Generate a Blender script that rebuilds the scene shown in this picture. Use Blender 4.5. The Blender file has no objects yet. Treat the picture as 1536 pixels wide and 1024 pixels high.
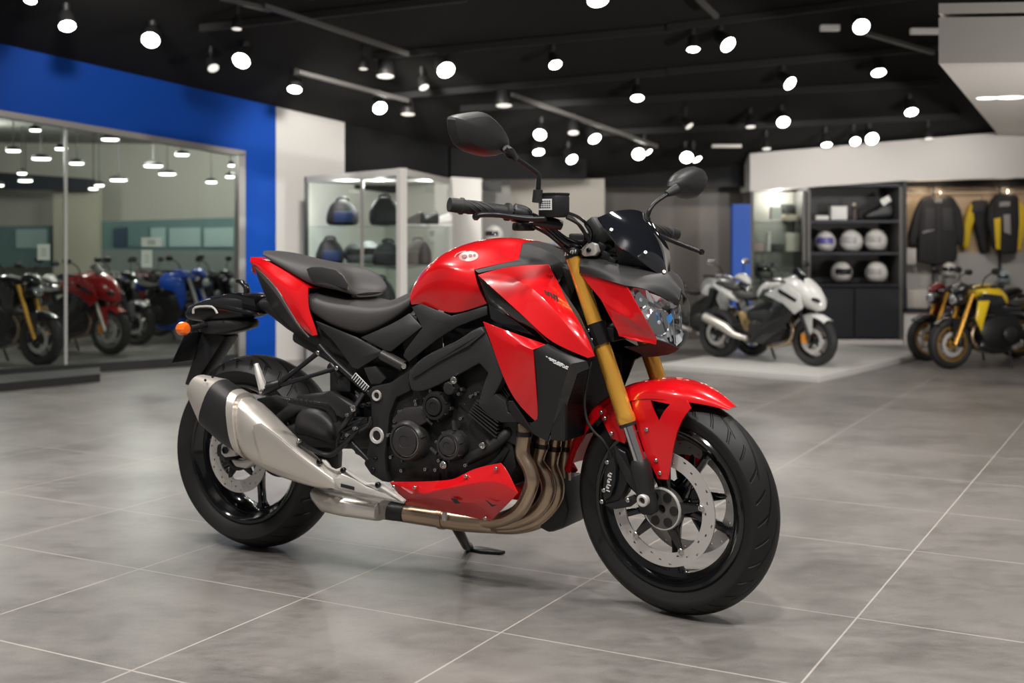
import bpy, bmesh, math, random
from mathutils import Vector as V, Matrix
from mathutils.bvhtree import BVHTree
random.seed(7)
COL = bpy.context.scene.collection
PI = math.pi
# ---------------------------------------------------------------- camera model (1536 x 1024, level camera with a lens shift)
F, H, HY, CX = 1876.0, 1.04, 341.0, 768.0
def ground(px, py, z=0.0):
    Y = F * (H - z) / (py - HY)
    return V(((px - CX) / F * Y, Y, z))
def at(px, py, Y):
    return V(((px - CX) / F * Y, Y, H + (HY - py) / F * Y))
# motorcycle frame: x forward, y to its left, z up, origin on the floor half way between the wheels
_R, _F = ground(388, 818), ground(1013, 921)
_O = (_R + _F) / 2
_ang = math.atan2(_F.y - _R.y, _F.x - _R.x)
MB = Matrix.Translation(_O) @ Matrix.Rotation(_ang, 4, 'Z')
MBI = MB.inverted()
EYE = MBI @ V((0, 0, H))
def pdir(px, py):
    return MBI.to_3x3() @ V(((px - CX) / F, 1.0, (HY - py) / F))
RAKE = math.radians(23)
_ax = V((-math.sin(RAKE), 0, math.cos(RAKE)))
_ap = V((0.86, 0, 0))
STEER = Matrix.Translation(_ap) @ Matrix.Rotation(math.radians(-8), 4, _ax) @ Matrix.Translation(-_ap)
STI = STEER.inverted()
def T(px, py, y):                       # point of the motorcycle at lateral distance y
    d = pdir(px, py)
    return EYE + d * ((y - EYE.y) / d.y)
def S(px, py, y):                       # the same on the steered front end
    e, d = STI @ EYE, STI.to_3x3() @ pdir(px, py)
    return STEER @ (e + d * ((y - e.y) / d.y))
def SX(px, py, x):
    e, d = STI @ EYE, STI.to_3x3() @ pdir(px, py)
    return STEER @ (e + d * ((x - e.x) / d.x))
def TX(px, py, x):
    d = pdir(px, py)
    return EYE + d * ((x - EYE.x) / d.x)
MIR = Matrix.Diagonal((1, -1, 1, 1))
SMIR = STEER @ MIR @ STI

# ---------------------------------------------------------------- materials
def mat(name, col, rough=0.5, metal=0.0, coat=0.0, spec=0.5, emit=0.0, ecol=None, bump=0.0, bscale=200.0, vary=0.0, vscale=6.0):
    m = bpy.data.materials.new(name); m.use_nodes = True
    nt = m.node_tree; b = nt.nodes['Principled BSDF']
    b.inputs['Base Color'].default_value = (*col, 1)
    b.inputs['Roughness'].default_value = rough
    b.inputs['Metallic'].default_value = metal
    b.inputs['Coat Weight'].default_value = coat
    b.inputs['Coat Roughness'].default_value = 0.04
    b.inputs['Specular IOR Level'].default_value = spec
    if emit:
        b.inputs['Emission Color'].default_value = (*(ecol or col), 1)
        b.inputs['Emission Strength'].default_value = emit
    tc = None
    if bump or vary:
        tc = nt.nodes.new('ShaderNodeTexCoord')
    if vary:
        n = nt.nodes.new('ShaderNodeTexNoise'); n.inputs['Scale'].default_value = vscale; n.inputs['Detail'].default_value = 5
        nt.links.new(tc.outputs['Object'], n.inputs['Vector'])
        mr = nt.nodes.new('ShaderNodeMapRange'); mr.inputs['To Min'].default_value = 1 - vary; mr.inputs['To Max'].default_value = 1 + vary
        nt.links.new(n.outputs['Fac'], mr.inputs['Value'])
        mx = nt.nodes.new('ShaderNodeVectorMath'); mx.operation = 'SCALE'; mx.inputs[0].default_value = col
        nt.links.new(mr.outputs['Result'], mx.inputs['Scale']); nt.links.new(mx.outputs['Vector'], b.inputs['Base Color'])
    if bump:
        n = nt.nodes.new('ShaderNodeTexNoise'); n.inputs['Scale'].default_value = bscale; n.inputs['Detail'].default_value = 3
        nt.links.new(tc.outputs['Object'], n.inputs['Vector'])
        bp = nt.nodes.new('ShaderNodeBump'); bp.inputs['Strength'].default_value = bump; bp.inputs['Distance'].default_value = 0.002
        nt.links.new(n.outputs['Fac'], bp.inputs['Height']); nt.links.new(bp.outputs['Normal'], b.inputs['Normal'])
    return m
def glass_mat(name, tint, ior=1.45, rough=0.02, extra=0.0):
    m = bpy.data.materials.new(name); m.use_nodes = True
    nt = m.node_tree; nt.nodes.clear()
    o = nt.nodes.new('ShaderNodeOutputMaterial'); mx = nt.nodes.new('ShaderNodeMixShader')
    t = nt.nodes.new('ShaderNodeBsdfTransparent'); t.inputs['Color'].default_value = (*tint, 1)
    g = nt.nodes.new('ShaderNodeBsdfGlossy'); g.inputs['Roughness'].default_value = rough
    f = nt.nodes.new('ShaderNodeFresnel'); f.inputs['IOR'].default_value = ior
    ad = nt.nodes.new('ShaderNodeMath'); ad.operation = 'ADD'; ad.use_clamp = True; ad.inputs[1].default_value = extra
    ge = nt.nodes.new('ShaderNodeNewGeometry'); inv = nt.nodes.new('ShaderNodeMath'); inv.operation = 'SUBTRACT'; inv.inputs[0].default_value = 1.0
    nt.links.new(ge.outputs['Backfacing'], inv.inputs[1]); mu = nt.nodes.new('ShaderNodeMath'); mu.operation = 'MULTIPLY'
    nt.links.new(f.outputs[0], ad.inputs[0]); nt.links.new(ad.outputs[0], mu.inputs[0]); nt.links.new(inv.outputs[0], mu.inputs[1]); nt.links.new(mu.outputs[0], mx.inputs[0])
    nt.links.new(t.outputs[0], mx.inputs[1]); nt.links.new(g.outputs[0], mx.inputs[2]); nt.links.new(mx.outputs[0], o.inputs[0])
    return m
M = {}
M['red'] = mat('red_paint', (0.62, 0.004, 0.008), 0.25, 0.0, 1.0, spec=.3)
M['plastic'] = mat('grey_plastic', (0.018, 0.0175, 0.0185), 0.45, spec=.4, bump=0.05, bscale=900)
M['plastic2'] = mat('light_grey_plastic', (0.028, 0.0275, 0.0285), 0.46, spec=.4, bump=0.04, bscale=900)
M['black'] = mat('black_plastic', (0.012, 0.012, 0.013), 0.42)
M['gloss'] = mat('black_gloss', (0.006, 0.006, 0.007), 0.12, 0, 0.6)
M['satin'] = mat('satin_black_metal', (0.016, 0.016, 0.018), 0.33, 0.3)
M['engine'] = mat('engine_black', (0.021, 0.0205, 0.021), 0.40, 0.35, bump=0.08, bscale=500)
M['engine2'] = mat('engine_cover_grey', (0.046, 0.044, 0.044), 0.34, 0.4)
M['seat'] = mat('seat_vinyl', (0.036, 0.034, 0.034), 0.52, bump=0.25, bscale=700)
M['rubber'] = mat('rubber', (0.014, 0.014, 0.014), 0.6)
M['gold'] = mat('gold_anodised', (0.90, 0.46, 0.07), 0.20, 0.62, .4)
M['chrome'] = mat('chrome', (0.75, 0.75, 0.76), 0.10, 1.0)
M['steel'] = mat('brushed_steel', (0.70, 0.655, 0.60), 0.32, 0.68, bump=0.06, bscale=150)
M['disc'] = mat('disc_steel', (0.62, 0.60, 0.58), 0.36, 0.55)
M['alu'] = mat('aluminium', (0.68, 0.66, 0.63), 0.36, 0.45)
M['bronze'] = mat('heat_tinted_steel', (0.46, 0.345, 0.245), 0.26, 0.85, vary=0.25, vscale=9)
M['bolt'] = mat('bolt_steel', (0.62, 0.61, 0.60), 0.25, 1.0)
M['white'] = mat('white_print', (0.72, 0.72, 0.72), 0.5)
M['orange'] = mat('orange_lens', (0.85, 0.14, 0.01), 0.15, 0, 0.8)
M['redlens'] = mat('red_lens', (0.55, 0.01, 0.02), 0.1, 0, 1)
M['lens'] = glass_mat('clear_lens', (0.93, 0.95, 0.97), 1.5)
M['screen'] = mat('smoked_screen', (0.008, 0.009, 0.012), 0.06, 0, 1.0)
M['blue'] = mat('blue_print', (0.05, 0.25, 0.6), 0.4)
def tyre_mat():
    m = mat('tyre_rubber', (0.013, 0.013, 0.0135), 0.50, spec=.35)
    nt = m.node_tree; b = nt.nodes['Principled BSDF']
    uv = nt.nodes.new('ShaderNodeUVMap'); uv.uv_map = 'UVMap'
    sp = nt.nodes.new('ShaderNodeSeparateXYZ'); nt.links.new(uv.outputs[0], sp.inputs[0])
    def mt(op, a, bb=None, clamp=False):
        n = nt.nodes.new('ShaderNodeMath'); n.operation = op; n.use_clamp = clamp
        for i, q in enumerate((a, bb)):
            if q is None: continue
            if isinstance(q, (int, float)): n.inputs[i].default_value = q
            else: nt.links.new(q, n.inputs[i])
        return n.outputs[0]
    u, v = sp.outputs[0], sp.outputs[1]          # u: turns around the wheel, v: -1 .. 1 across the tread
    av = mt('ABSOLUTE', v)
    def groove(n, skew, lo, hi, w, off):
        ph = mt('FRACT', mt('ADD', mt('MULTIPLY', u, n), mt('ADD', mt('MULTIPLY', mt('POWER', av, 0.7), skew), off)))
        d = mt('ABSOLUTE', mt('SUBTRACT', ph, 0.5))
        a = mt('DIVIDE', mt('SUBTRACT', w * 1.6, d), w * .8, True); c = mt('GREATER_THAN', av, lo); e = mt('LESS_THAN', av, hi)
        return mt('MULTIPLY', a, mt('MULTIPLY', c, e))
    g = mt('MAXIMUM', groove(15, 2.2, 0.10, 0.62, 0.050, 0.0), groove(30, 1.5, 0.50, 0.90, 0.055, 0.3))
    side = mt('MULTIPLY', mt('GREATER_THAN', mt('SINE', mt('MULTIPLY', av, 300)), 0.75), mt('GREATER_THAN', av, 1.12))
    h = mt('SUBTRACT', 1.0, mt('ADD', g, mt('MULTIPLY', side, -0.05)))
    bp = nt.nodes.new('ShaderNodeBump'); bp.inputs['Distance'].default_value = 0.008; bp.inputs['Strength'].default_value = 1.0
    nt.links.new(h, bp.inputs['Height']); nt.links.new(bp.outputs[0], b.inputs['Normal'])
    mx = nt.nodes.new('ShaderNodeMix'); mx.data_type = 'RGBA'
    mx.inputs[6].default_value = (0.013, 0.013, 0.0135, 1); mx.inputs[7].default_value = (0.0015, 0.0015, 0.0015, 1)
    nt.links.new(g, mx.inputs[0]); nt.links.new(mx.outputs[2], b.inputs['Base Color'])
    return m
M['tyre'] = tyre_mat()

# ---------------------------------------------------------------- mesh helpers
def crease_layer(bm):
    return bm.edges.layers.float.get('crease_edge') or bm.edges.layers.float.new('crease_edge')
BAKE = []
def obj(name, bm, material, parent=None, sub=0, solid=0.0, bevel=0.0, smooth=True, angle=38, label=None, kind=None, offset=-1.0):
    me = bpy.data.meshes.new(name); bm.to_mesh(me); bm.free()
    o = bpy.data.objects.new(name, me); COL.objects.link(o)
    for mm in (material if isinstance(material, (list, tuple)) else [material]): me.materials.append(mm)
    if parent: o.parent = parent
    if sub:
        md = o.modifiers.new('s', 'SUBSURF'); md.levels = md.render_levels = sub
    if solid:
        md = o.modifiers.new('t', 'SOLIDIFY'); md.thickness = solid; md.offset = offset; md.use_even_offset = False
    if bevel:
        md = o.modifiers.new('b', 'BEVEL'); md.width = bevel; md.segments = 2; md.limit_method = 'ANGLE'; md.angle_limit = math.radians(35)
    BAKE.append((o, smooth, angle))
    if label: o['label'] = label
    if kind: o['kind'] = kind
    return o
def bake():
    bpy.context.view_layer.update()
    dg = bpy.context.evaluated_depsgraph_get()
    done = {}
    for o, sm, an in BAKE:
        if o.modifiers:
            me = bpy.data.meshes.new_from_object(o.evaluated_get(dg)); done[o] = me
    for o, sm, an in BAKE:
        if o in done:
            o.modifiers.clear(); me = done[o]; nm = o.data.name; o.data = me
        me = o.data
        if sm:
            me.shade_smooth(); me.set_sharp_from_angle(angle=math.radians(an))
    BAKE.clear()
def empty(name, loc=(0, 0, 0), rz=0.0, label=None, cat=None, group=None, scale=1.0):
    o = bpy.data.objects.new(name, None); COL.objects.link(o); o.empty_display_size = 0.1
    o.location = loc; o.rotation_euler = (0, 0, rz); o.scale = (scale,) * 3
    if label: o['label'] = label
    if cat: o['category'] = cat
    if group: o['group'] = group
    return o
def tag(o, label, cat, group=None):
    o['label'] = label; o['category'] = cat
    if group: o['group'] = group
    return o
def ring_faces(bm, a, b):
    n = len(a)
    for i in range(n): bm.faces.new((a[i], a[(i + 1) % n], b[(i + 1) % n], b[i]))
def loft(bm, rings, cap=True, closed=False):
    vs = [[bm.verts.new(p) for p in r] for r in rings]
    for a, b in zip(vs, vs[1:]): ring_faces(bm, a, b)
    if closed: ring_faces(bm, vs[-1], vs[0])
    elif cap:
        bm.faces.new(list(reversed(vs[0]))); bm.faces.new(vs[-1])
    return vs
def catmull(pts, n=6):
    pts = [V(p) for p in pts]; out = []
    for i in range(len(pts) - 1):
        p0 = pts[max(i - 1, 0)]; p1 = pts[i]; p2 = pts[i + 1]; p3 = pts[min(i + 2, len(pts) - 1)]
        for k in range(n):
            t = k / n
            out.append(0.5 * ((2 * p1) + (p2 - p0) * t + (2 * p0 - 5 * p1 + 4 * p2 - p3) * t * t + (3 * p1 - p0 - 3 * p2 + p3) * t ** 3))
    out.append(pts[-1]); return out
def tube(bm, pts, r, seg=12, smooth=0, flat=1.0):
    pts = [V(p) for p in pts]
    rr = list(r) if isinstance(r, (list, tuple)) else [r] * len(pts)
    if smooth:
        k = len(pts); pts = catmull(pts, smooth)
        m = len(pts) - 1
        rr = [rr[min(int(i / smooth), k - 1)] * (1 - (i / smooth) % 1) + rr[min(int(i / smooth) + 1, k - 1)] * ((i / smooth) % 1) for i in range(m + 1)]
    rings = []; nrm = None
    for i, p in enumerate(pts):
        t = (pts[min(i + 1, len(pts) - 1)] - pts[max(i - 1, 0)]).normalized()
        if nrm is None:
            nrm = t.cross(V((0, 0, 1)))
            if nrm.length < 0.05: nrm = t.cross(V((1, 0, 0)))
        nrm = (nrm - t * nrm.dot(t)).normalized(); bn = t.cross(nrm)
        rings.append([p + (nrm * math.cos(a) + bn * math.sin(a) * flat) * rr[i] for a in [2 * PI * k / seg for k in range(seg)]])
    loft(bm, rings)
def tb(pts, r, seg=12, smooth=0, flat=1.0):
    bm = bmesh.new(); tube(bm, pts, r, seg, smooth, flat); return bm
def frame_of(axis):
    a = V(axis).normalized(); u = a.cross(V((0, 0, 1)))
    if u.length < 0.05: u = a.cross(V((1, 0, 0)))
    u.normalize(); return a, u, a.cross(u)
def lathe(bm, prof, origin, axis, seg=32, closed=False, cap=True):
    """prof: (distance along axis, radius)"""
    a, u, w = frame_of(axis); o = V(origin)
    rings = [[o + a * h + (u * math.cos(t) + w * math.sin(t)) * max(r, 1e-5) for t in [2 * PI * k / seg for k in range(seg)]] for h, r in prof]
    loft(bm, rings, cap=cap, closed=closed)
def lt(prof, origin, axis, seg=32, closed=False, cap=True):
    bm = bmesh.new(); lathe(bm, prof, origin, axis, seg, closed, cap); bmesh.ops.recalc_face_normals(bm, faces=bm.faces); return bm
def box(bm, c, s, rot=None):
    c = V(c); hs = V(s) / 2
    m = rot.to_3x3() if rot else Matrix.Identity(3)
    vs = [bm.verts.new(c + m @ V((hs.x * x, hs.y * y, hs.z * z))) for x, y, z in ((-1,-1,-1),(1,-1,-1),(1,1,-1),(-1,1,-1),(-1,-1,1),(1,-1,1),(1,1,1),(-1,1,1))]
    for f in ((0,3,2,1),(4,5,6,7),(0,1,5,4),(1,2,6,5),(2,3,7,6),(3,0,4,7)): bm.faces.new([vs[i] for i in f])
def bx(c, s, rot=None):
    bm = bmesh.new(); box(bm, c, s, rot); return bm
def span(a, b):
    return bx([(a[i] + b[i]) / 2 for i in range(3)], [abs(b[i] - a[i]) for i in range(3)])
def prism(bm, pts, off):
    off = V(off); a = [bm.verts.new(p) for p in pts]; b = [bm.verts.new(V(p) + off) for p in pts]
    bm.faces.new(a); bm.faces.new(list(reversed(b))); ring_faces(bm, b, a)
def pr(pts, off):
    bm = bmesh.new(); prism(bm, pts, off); bmesh.ops.recalc_face_normals(bm, faces=bm.faces); return bm
def plate(pix, y, th, fn=T):            # a plate with the outline pix (px, py) in the plane y, th thick towards the middle
    bm = bmesh.new(); s = -1 if y > 0 else 1
    a = [fn(p[0], p[1], y) for p in pix]
    off = V((0, s * th, 0))
    if fn is S: off = STEER.to_3x3() @ off
    prism(bm, a, off); bmesh.ops.recalc_face_normals(bm, faces=bm.faces); return bm
def orient(bm, inside):
    bmesh.ops.recalc_face_normals(bm, faces=bm.faces)
    s = 0
    for f in bm.faces: s += f.normal.dot(f.calc_center_median() - inside) * f.calc_area()
    if s < 0: bmesh.ops.reverse_faces(bm, faces=bm.faces)
def grid(rows, mirror=None, crow=(), ccol=(), bc=1.0, cv=0.7, inside=None):
    """rows of points (None leaves a hole); crow / ccol: rows / columns that stay a sharp fold"""
    bm = bmesh.new(); cl = crease_layer(bm)
    vs = [[bm.verts.new(p) if p is not None else None for p in r] for r in rows]
    for i in range(len(vs) - 1):
        for j in range(min(len(vs[i]), len(vs[i + 1])) - 1):
            q = [vs[i][j], vs[i][j + 1], vs[i + 1][j + 1], vs[i + 1][j]]
            if all(v is not None for v in q): bm.faces.new(q)
    def cr(a, b):
        if a is None or b is None: return
        e = bm.edges.get((a, b))
        if e: e[cl] = cv
    for i in crow:
        for j in range(len(vs[i]) - 1): cr(vs[i][j], vs[i][j + 1])
    for j in ccol:
        for i in range(len(vs) - 1):
            if j < len(vs[i]) and j < len(vs[i + 1]): cr(vs[i][j], vs[i + 1][j])
    return finish(bm, mirror, bc, inside)
def mesh(pts, faces, mirror=None, crease=(), bc=1.0, cv=0.7, inside=None):
    bm = bmesh.new(); cl = crease_layer(bm)
    ks = list(pts.keys()) if isinstance(pts, dict) else range(len(pts))
    v = {k: bm.verts.new(pts[k]) for k in ks}
    for f in faces: bm.faces.new([v[k] for k in f])
    for c in crease:
        for a, b in zip(c, c[1:]):
            e = bm.edges.get((v[a], v[b]))
            if e: e[cl] = cv
    return finish(bm, mirror, bc, inside)
def finish(bm, mirror, bc, inside):
    cl = crease_layer(bm)
    for v in [v for v in bm.verts if not v.link_faces]: bm.verts.remove(v)
    if mirror is not None:
        g = bmesh.ops.duplicate(bm, geom=bm.verts[:] + bm.edges[:] + bm.faces[:])
        nv = [e for e in g['geom'] if isinstance(e, bmesh.types.BMVert)]
        for v in nv: v.co = mirror @ v.co
        bmesh.ops.reverse_faces(bm, faces=[e for e in g['geom'] if isinstance(e, bmesh.types.BMFace)])
        bmesh.ops.remove_doubles(bm, verts=bm.verts, dist=0.0015)
    cvl = bm.verts.layers.float.get('crease_vert') or bm.verts.layers.float.new('crease_vert')
    for e in bm.edges:
        if e.is_boundary: e[cl] = bc
    if bc >= .75:
        for v in bm.verts:
            be = [e for e in v.link_edges if e.is_boundary]
            if len(be) == 2:
                a, b = [(e.other_vert(v).co - v.co) for e in be]
                if a.length > 1e-6 and b.length > 1e-6 and a.angle(b) < math.radians(148): v[cvl] = 1.0
    c = sum((v.co for v in bm.verts), V()) / len(bm.verts)
    orient(bm, V(inside) if inside is not None else V((c.x, 0, c.z)))
    return bm
def flipped(bm, mirror):                # the same panel on the other side
    b2 = bm.copy()
    for v in b2.verts: v.co = mirror @ v.co
    bmesh.ops.reverse_faces(b2, faces=b2.faces); return b2
def pair(name, bm, material, parent, mirror=MIR, **kw):
    b2 = flipped(bm, mirror)
    a = obj(name, bm, material, parent, **kw); b = obj(name, b2, material, parent, **kw)
    return a, b
def bolt(parent, p, axis=(0, -1, 0), r=0.006, name='bolt', m='bolt', h=0.004):
    return obj(name, lt([(-0.004, r), (h * .7, r), (h, r * 0.8), (h, r * 0.5), (h * 0.3, r * 0.45), (h * 0.3, 0)], p, axis, 14), M[m], parent)
def rrect(hx, hz, p=3.0, n=20):
    out = []
    for k in range(n):
        a = 2 * PI * k / n; c, s = math.cos(a), math.sin(a)
        out.append((math.copysign(abs(c) ** (2 / p), c) * hx, math.copysign(abs(s) ** (2 / p), s) * hz))
    return out
def text(name, s, size, mtx, material, parent=None, depth=0.0004):
    cu = bpy.data.curves.new(name, 'FONT'); cu.body = s; cu.size = size; cu.align_x = 'CENTER'; cu.align_y = 'CENTER'; cu.extrude = depth
    tmp = bpy.data.objects.new(name, cu); COL.objects.link(tmp); bpy.context.view_layer.update()
    me = bpy.data.meshes.new_from_object(tmp.evaluated_get(bpy.context.evaluated_depsgraph_get()))
    bpy.data.objects.remove(tmp); me.transform(mtx); me.materials.clear(); me.materials.append(material)
    o = bpy.data.objects.new(name, me); COL.objects.link(o)
    if parent: o.parent = parent
    return o
# ================================================================ the red motorcycle
bike = empty('motorcycle', _O, _ang, 'red naked motorcycle with gold fork standing alone on the tiled floor in front', 'motorcycle')
def tp(d, fn=T): return {k: fn(*p) for k, p in d.items()}
def tr(row, fn=T): return [None if p is None else fn(*p) for p in row]
def centre(row, dz=0.0, dx=0.0): return [V((p.x + dx, 0, p.z + dz)) for p in row]
def splate(pix, y, th, fn=T):           # like plate, but a pixel may bring its own lateral distance
    bm = bmesh.new(); a = [fn(p[0], p[1], p[2] if len(p) > 2 else y) for p in pix]
    off = V((0, th, 0))
    if fn is S: off = STEER.to_3x3() @ off
    prism(bm, a, off); bmesh.ops.recalc_face_normals(bm, faces=bm.faces); return bm
# ---------------------------------------------------------------- wheels
def make_wheel(name, ax, R, hw, mtx, front):
    bm = bmesh.new(); Y = (0, 1, 0)
    rw = hw * 0.78
    prof = [(-rw, .226), (-rw - .004, .222), (-rw - .002, .214), (-rw + .012, .206), (-rw + .02, .196), (-rw * .45, .184), (0, .182), (rw * .45, .184), (rw - .02, .196), (rw - .012, .206), (rw + .002, .214), (rw + .004, .222), (rw, .226), (rw * .6, .212), (0, .196), (-rw * .6, .212)]
    lathe(bm, prof, ax, Y, 72, closed=True)
    hubw = 0.052 if front else 0.085
    lathe(bm, [(-hubw, .024), (-hubw, .046), (-hubw + .012, .050), (-hubw * .5, .036), (hubw * .5, .036), (hubw - .012, .050), (hubw, .046), (hubw, .024)], ax, Y, 40, closed=True)
    for k in range(5):
        a = -PI / 2 + k * 2 * PI / 5 + (0 if front else 0.1)
        d = V((math.cos(a), 0, math.sin(a))); n = V((-math.sin(a), 0, math.cos(a)))
        rings = []
        for r, w, t in ((.034, .021, .024), (.07, .012, .019), (.12, .0095, .015), (.165, .0105, .015), (.178, .018, .02), (.189, .028, .024)):
            c = V(ax) + d * r
            rings.append([c + n * x + V((0, z, 0)) for x, z in rrect(w, t, 3, 12)])
        loft(bm, rings)
    bmesh.ops.recalc_face_normals(bm, faces=bm.faces)
    bm.transform(mtx)
    w = obj(name, bm, M['gloss'], bike, angle=30)
    # tyre: the profile from bead to bead with a uv map
    h = R - .3
    pr_ = [(-.72, .222, 1.35), (-.80, .232, 1.28), (-.93, .250, 1.18), (-1.0, .262 + h * .3, 1.08)] if front else [(-.74, .222, 1.35), (-.82, .232, 1.28), (-.95, .250, 1.15), (-1.0, .268, 1.05)]
    crown = [(-.95, .78), (-.84, .60), (-.66, .40), (-.44, .25), (-.22, .10), (0, 0)]
    def rad(t):                          # tread arc
        return R - (R - (.262 + h * .3 if front else .268)) * (abs(t) ** 2.0)
    half = [(t, r) for t, r, v in pr_] + [(t, rad(t)) for t in (-.96, -.86, -.72, -.56, -.40, -.24, -.12)] + [(0, R)]
    full = half + [(-t, r) for t, r in reversed(half[:-1])]
    bm = bmesh.new(); uvl = bm.loops.layers.uv.new('UVMap'); N = 96
    vs = [[bm.verts.new(V(ax) + V((math.cos(2 * PI * k / N) * r, t * hw, math.sin(2 * PI * k / N) * r))) for t, r in full] for k in range(N)]
    vv = []
    for t, r in full:
        s = -1 if t < 0 else 1
        e = abs(t) if r >= rad(1.0) - 1e-6 and abs(t) <= 1 and not any(abs(r - q[1]) < 1e-6 and abs(abs(t) - abs(q[0])) < 1e-6 for q in pr_) else 1.0 + (.268 - r) * 6
        vv.append(s * e)
    for k in range(N):
        for j in range(len(full) - 1):
            f = bm.faces.new((vs[k][j], vs[k][j + 1], vs[(k + 1) % N][j + 1], vs[(k + 1) % N][j]))
            for l, (u, v) in zip(f.loops, ((k, j), (k, j + 1), (k + 1, j + 1), (k + 1, j))):
                l[uvl].uv = (u / N, vv[v])
    orient(bm, V(ax)); 
    bm.transform(mtx)
    obj('tyre', bm, M['tyre'], w, angle=60, label='black rubber tyre')
    return w
def disc_mesh(ax, y, r0, r1, mtx, holes, th=.0045):
    """a flat ring with drilled holes cut through"""
    bm = bmesh.new(); seg = 120; tracks = 3
    rr = [r0, r0 + (r1 - r0) * .22, r0 + (r1 - r0) * .32, r0 + (r1 - r0) * .48, r0 + (r1 - r0) * .58, r0 + (r1 - r0) * .74, r0 + (r1 - r0) * .84, r1]
    for side in (-1, 1):
        vs = [[bm.verts.new(V(ax) + V((math.cos(2 * PI * k / seg) * r, y + side * th / 2, math.sin(2 * PI * k / seg) * r))) for k in range(seg)] for r in rr]
        for j in range(len(rr) - 1):
            for k in range(seg):
                hole = (j == 1 and k % 12 == 0) or (j == 3 and k % 12 == 4) or (j == 5 and k % 12 == 8)
                if hole: continue
                bm.faces.new((vs[j][k], vs[j][(k + 1) % seg], vs[j + 1][(k + 1) % seg], vs[j + 1][k]))
        if side < 0: first = vs
    for a, b in ((first[0], vs[0]), (first[-1], vs[-1])): ring_faces(bm, a, b)
    bmesh.ops.recalc_face_normals(bm, faces=bm.faces); bm.transform(mtx); return bm
def carrier(ax, y, r0, r1, n, mtx, rot=0.0):
    bm = bmesh.new()
    lathe(bm, [(y - .004, r0 - .012), (y - .004, r0), (y + .004, r0), (y + .004, r0 - .012)], ax, (0, 1, 0), 40, closed=True)
    for k in range(n):
        a = rot + 2 * PI * k / n
        d = V((math.cos(a), 0, math.sin(a))); t = V((-d.z, 0, d.x))
        p = [V(ax) + d * (r0 - .005) - t * .016, V(ax) + d * (r1 - .006) - t * .007, V(ax) + d * (r1 + .002), V(ax) + d * (r1 - .006) + t * .007, V(ax) + d * (r0 - .005) + t * .016]
        prism(bm, [q + V((0, y - .003, 0)) for q in p], (0, .006, 0))
    bmesh.ops.recalc_face_normals(bm, faces=bm.faces); bm.transform(mtx); return bm
FA, RA = V((.7306, 0, .300)), V((-.7306, 0, .312))
I4 = Matrix.Identity(4)
fw = make_wheel('front_wheel', FA, .300, .060, STEER, True)
rwl = make_wheel('rear_wheel', RA, .312, .095, I4, False)
SY = STEER.to_3x3() @ V((0, -1, 0))
for s in (-1, 1):
    obj('brake_disc', disc_mesh(FA, s * .066, .118, .155, STEER, True), M['disc'], fw, smooth=False, label='drilled steel brake disc')
    obj('disc_carrier', carrier(FA, s * .066, .056, .122, 5, STEER, .15), M['gloss'], fw, bevel=.001)
    for k in range(5):
        a = .15 + 2 * PI * k / 5
        p = STEER @ (FA + V((math.cos(a) * .118, s * .069, math.sin(a) * .118)))
        bolt(fw, p, SY * (-s), .0085, 'disc_bolt', h=.005)
# machined hub ring with round openings behind the axle
bm = bmesh.new()
lathe(bm, [(-.074, .012), (-.074, .054), (-.066, .057), (-.052, .057), (-.052, .012)], FA, (0, 1, 0), 40, closed=True)
bm.transform(STEER); obj('hub_ring', bm, mat('hub_grey', (.16, .155, .15), .35, .6), fw)
bm = bmesh.new(); lathe(bm, [(-.0755, .0525), (-.0755, .0555), (-.070, .0575), (-.070, .0525)], FA, (0, 1, 0), 48, closed=True); bm.transform(STEER); obj('hub_rim', bm, M['alu'], fw, label='thin bright rim around hub')
bm = bmesh.new()
for k in range(6):
    a = 2 * PI * k / 6
    lathe(bm, [(-.0765, .0), (-.0765, .0125), (-.070, .0125)], FA + V((math.cos(a) * .038, 0, math.sin(a) * .038)), (0, 1, 0), 16, closed=True)
bmesh.ops.recalc_face_normals(bm, faces=bm.faces); bm.transform(STEER); obj('hub_window', bm, M['black'], fw)
obj('brake_disc', disc_mesh(RA, -.098, .080, .120, I4, True), M['disc'], rwl, smooth=False, label='drilled steel brake disc')
obj('disc_carrier', carrier(RA, -.098, .05, .084, 5, I4, .5), M['satin'], rwl, bevel=.001)
obj('sprocket', lt([(.098, .02), (.098, .105), (.104, .105), (.104, .02)], RA, (0, 1, 0), 44, closed=True), M['satin'], rwl)
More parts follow.
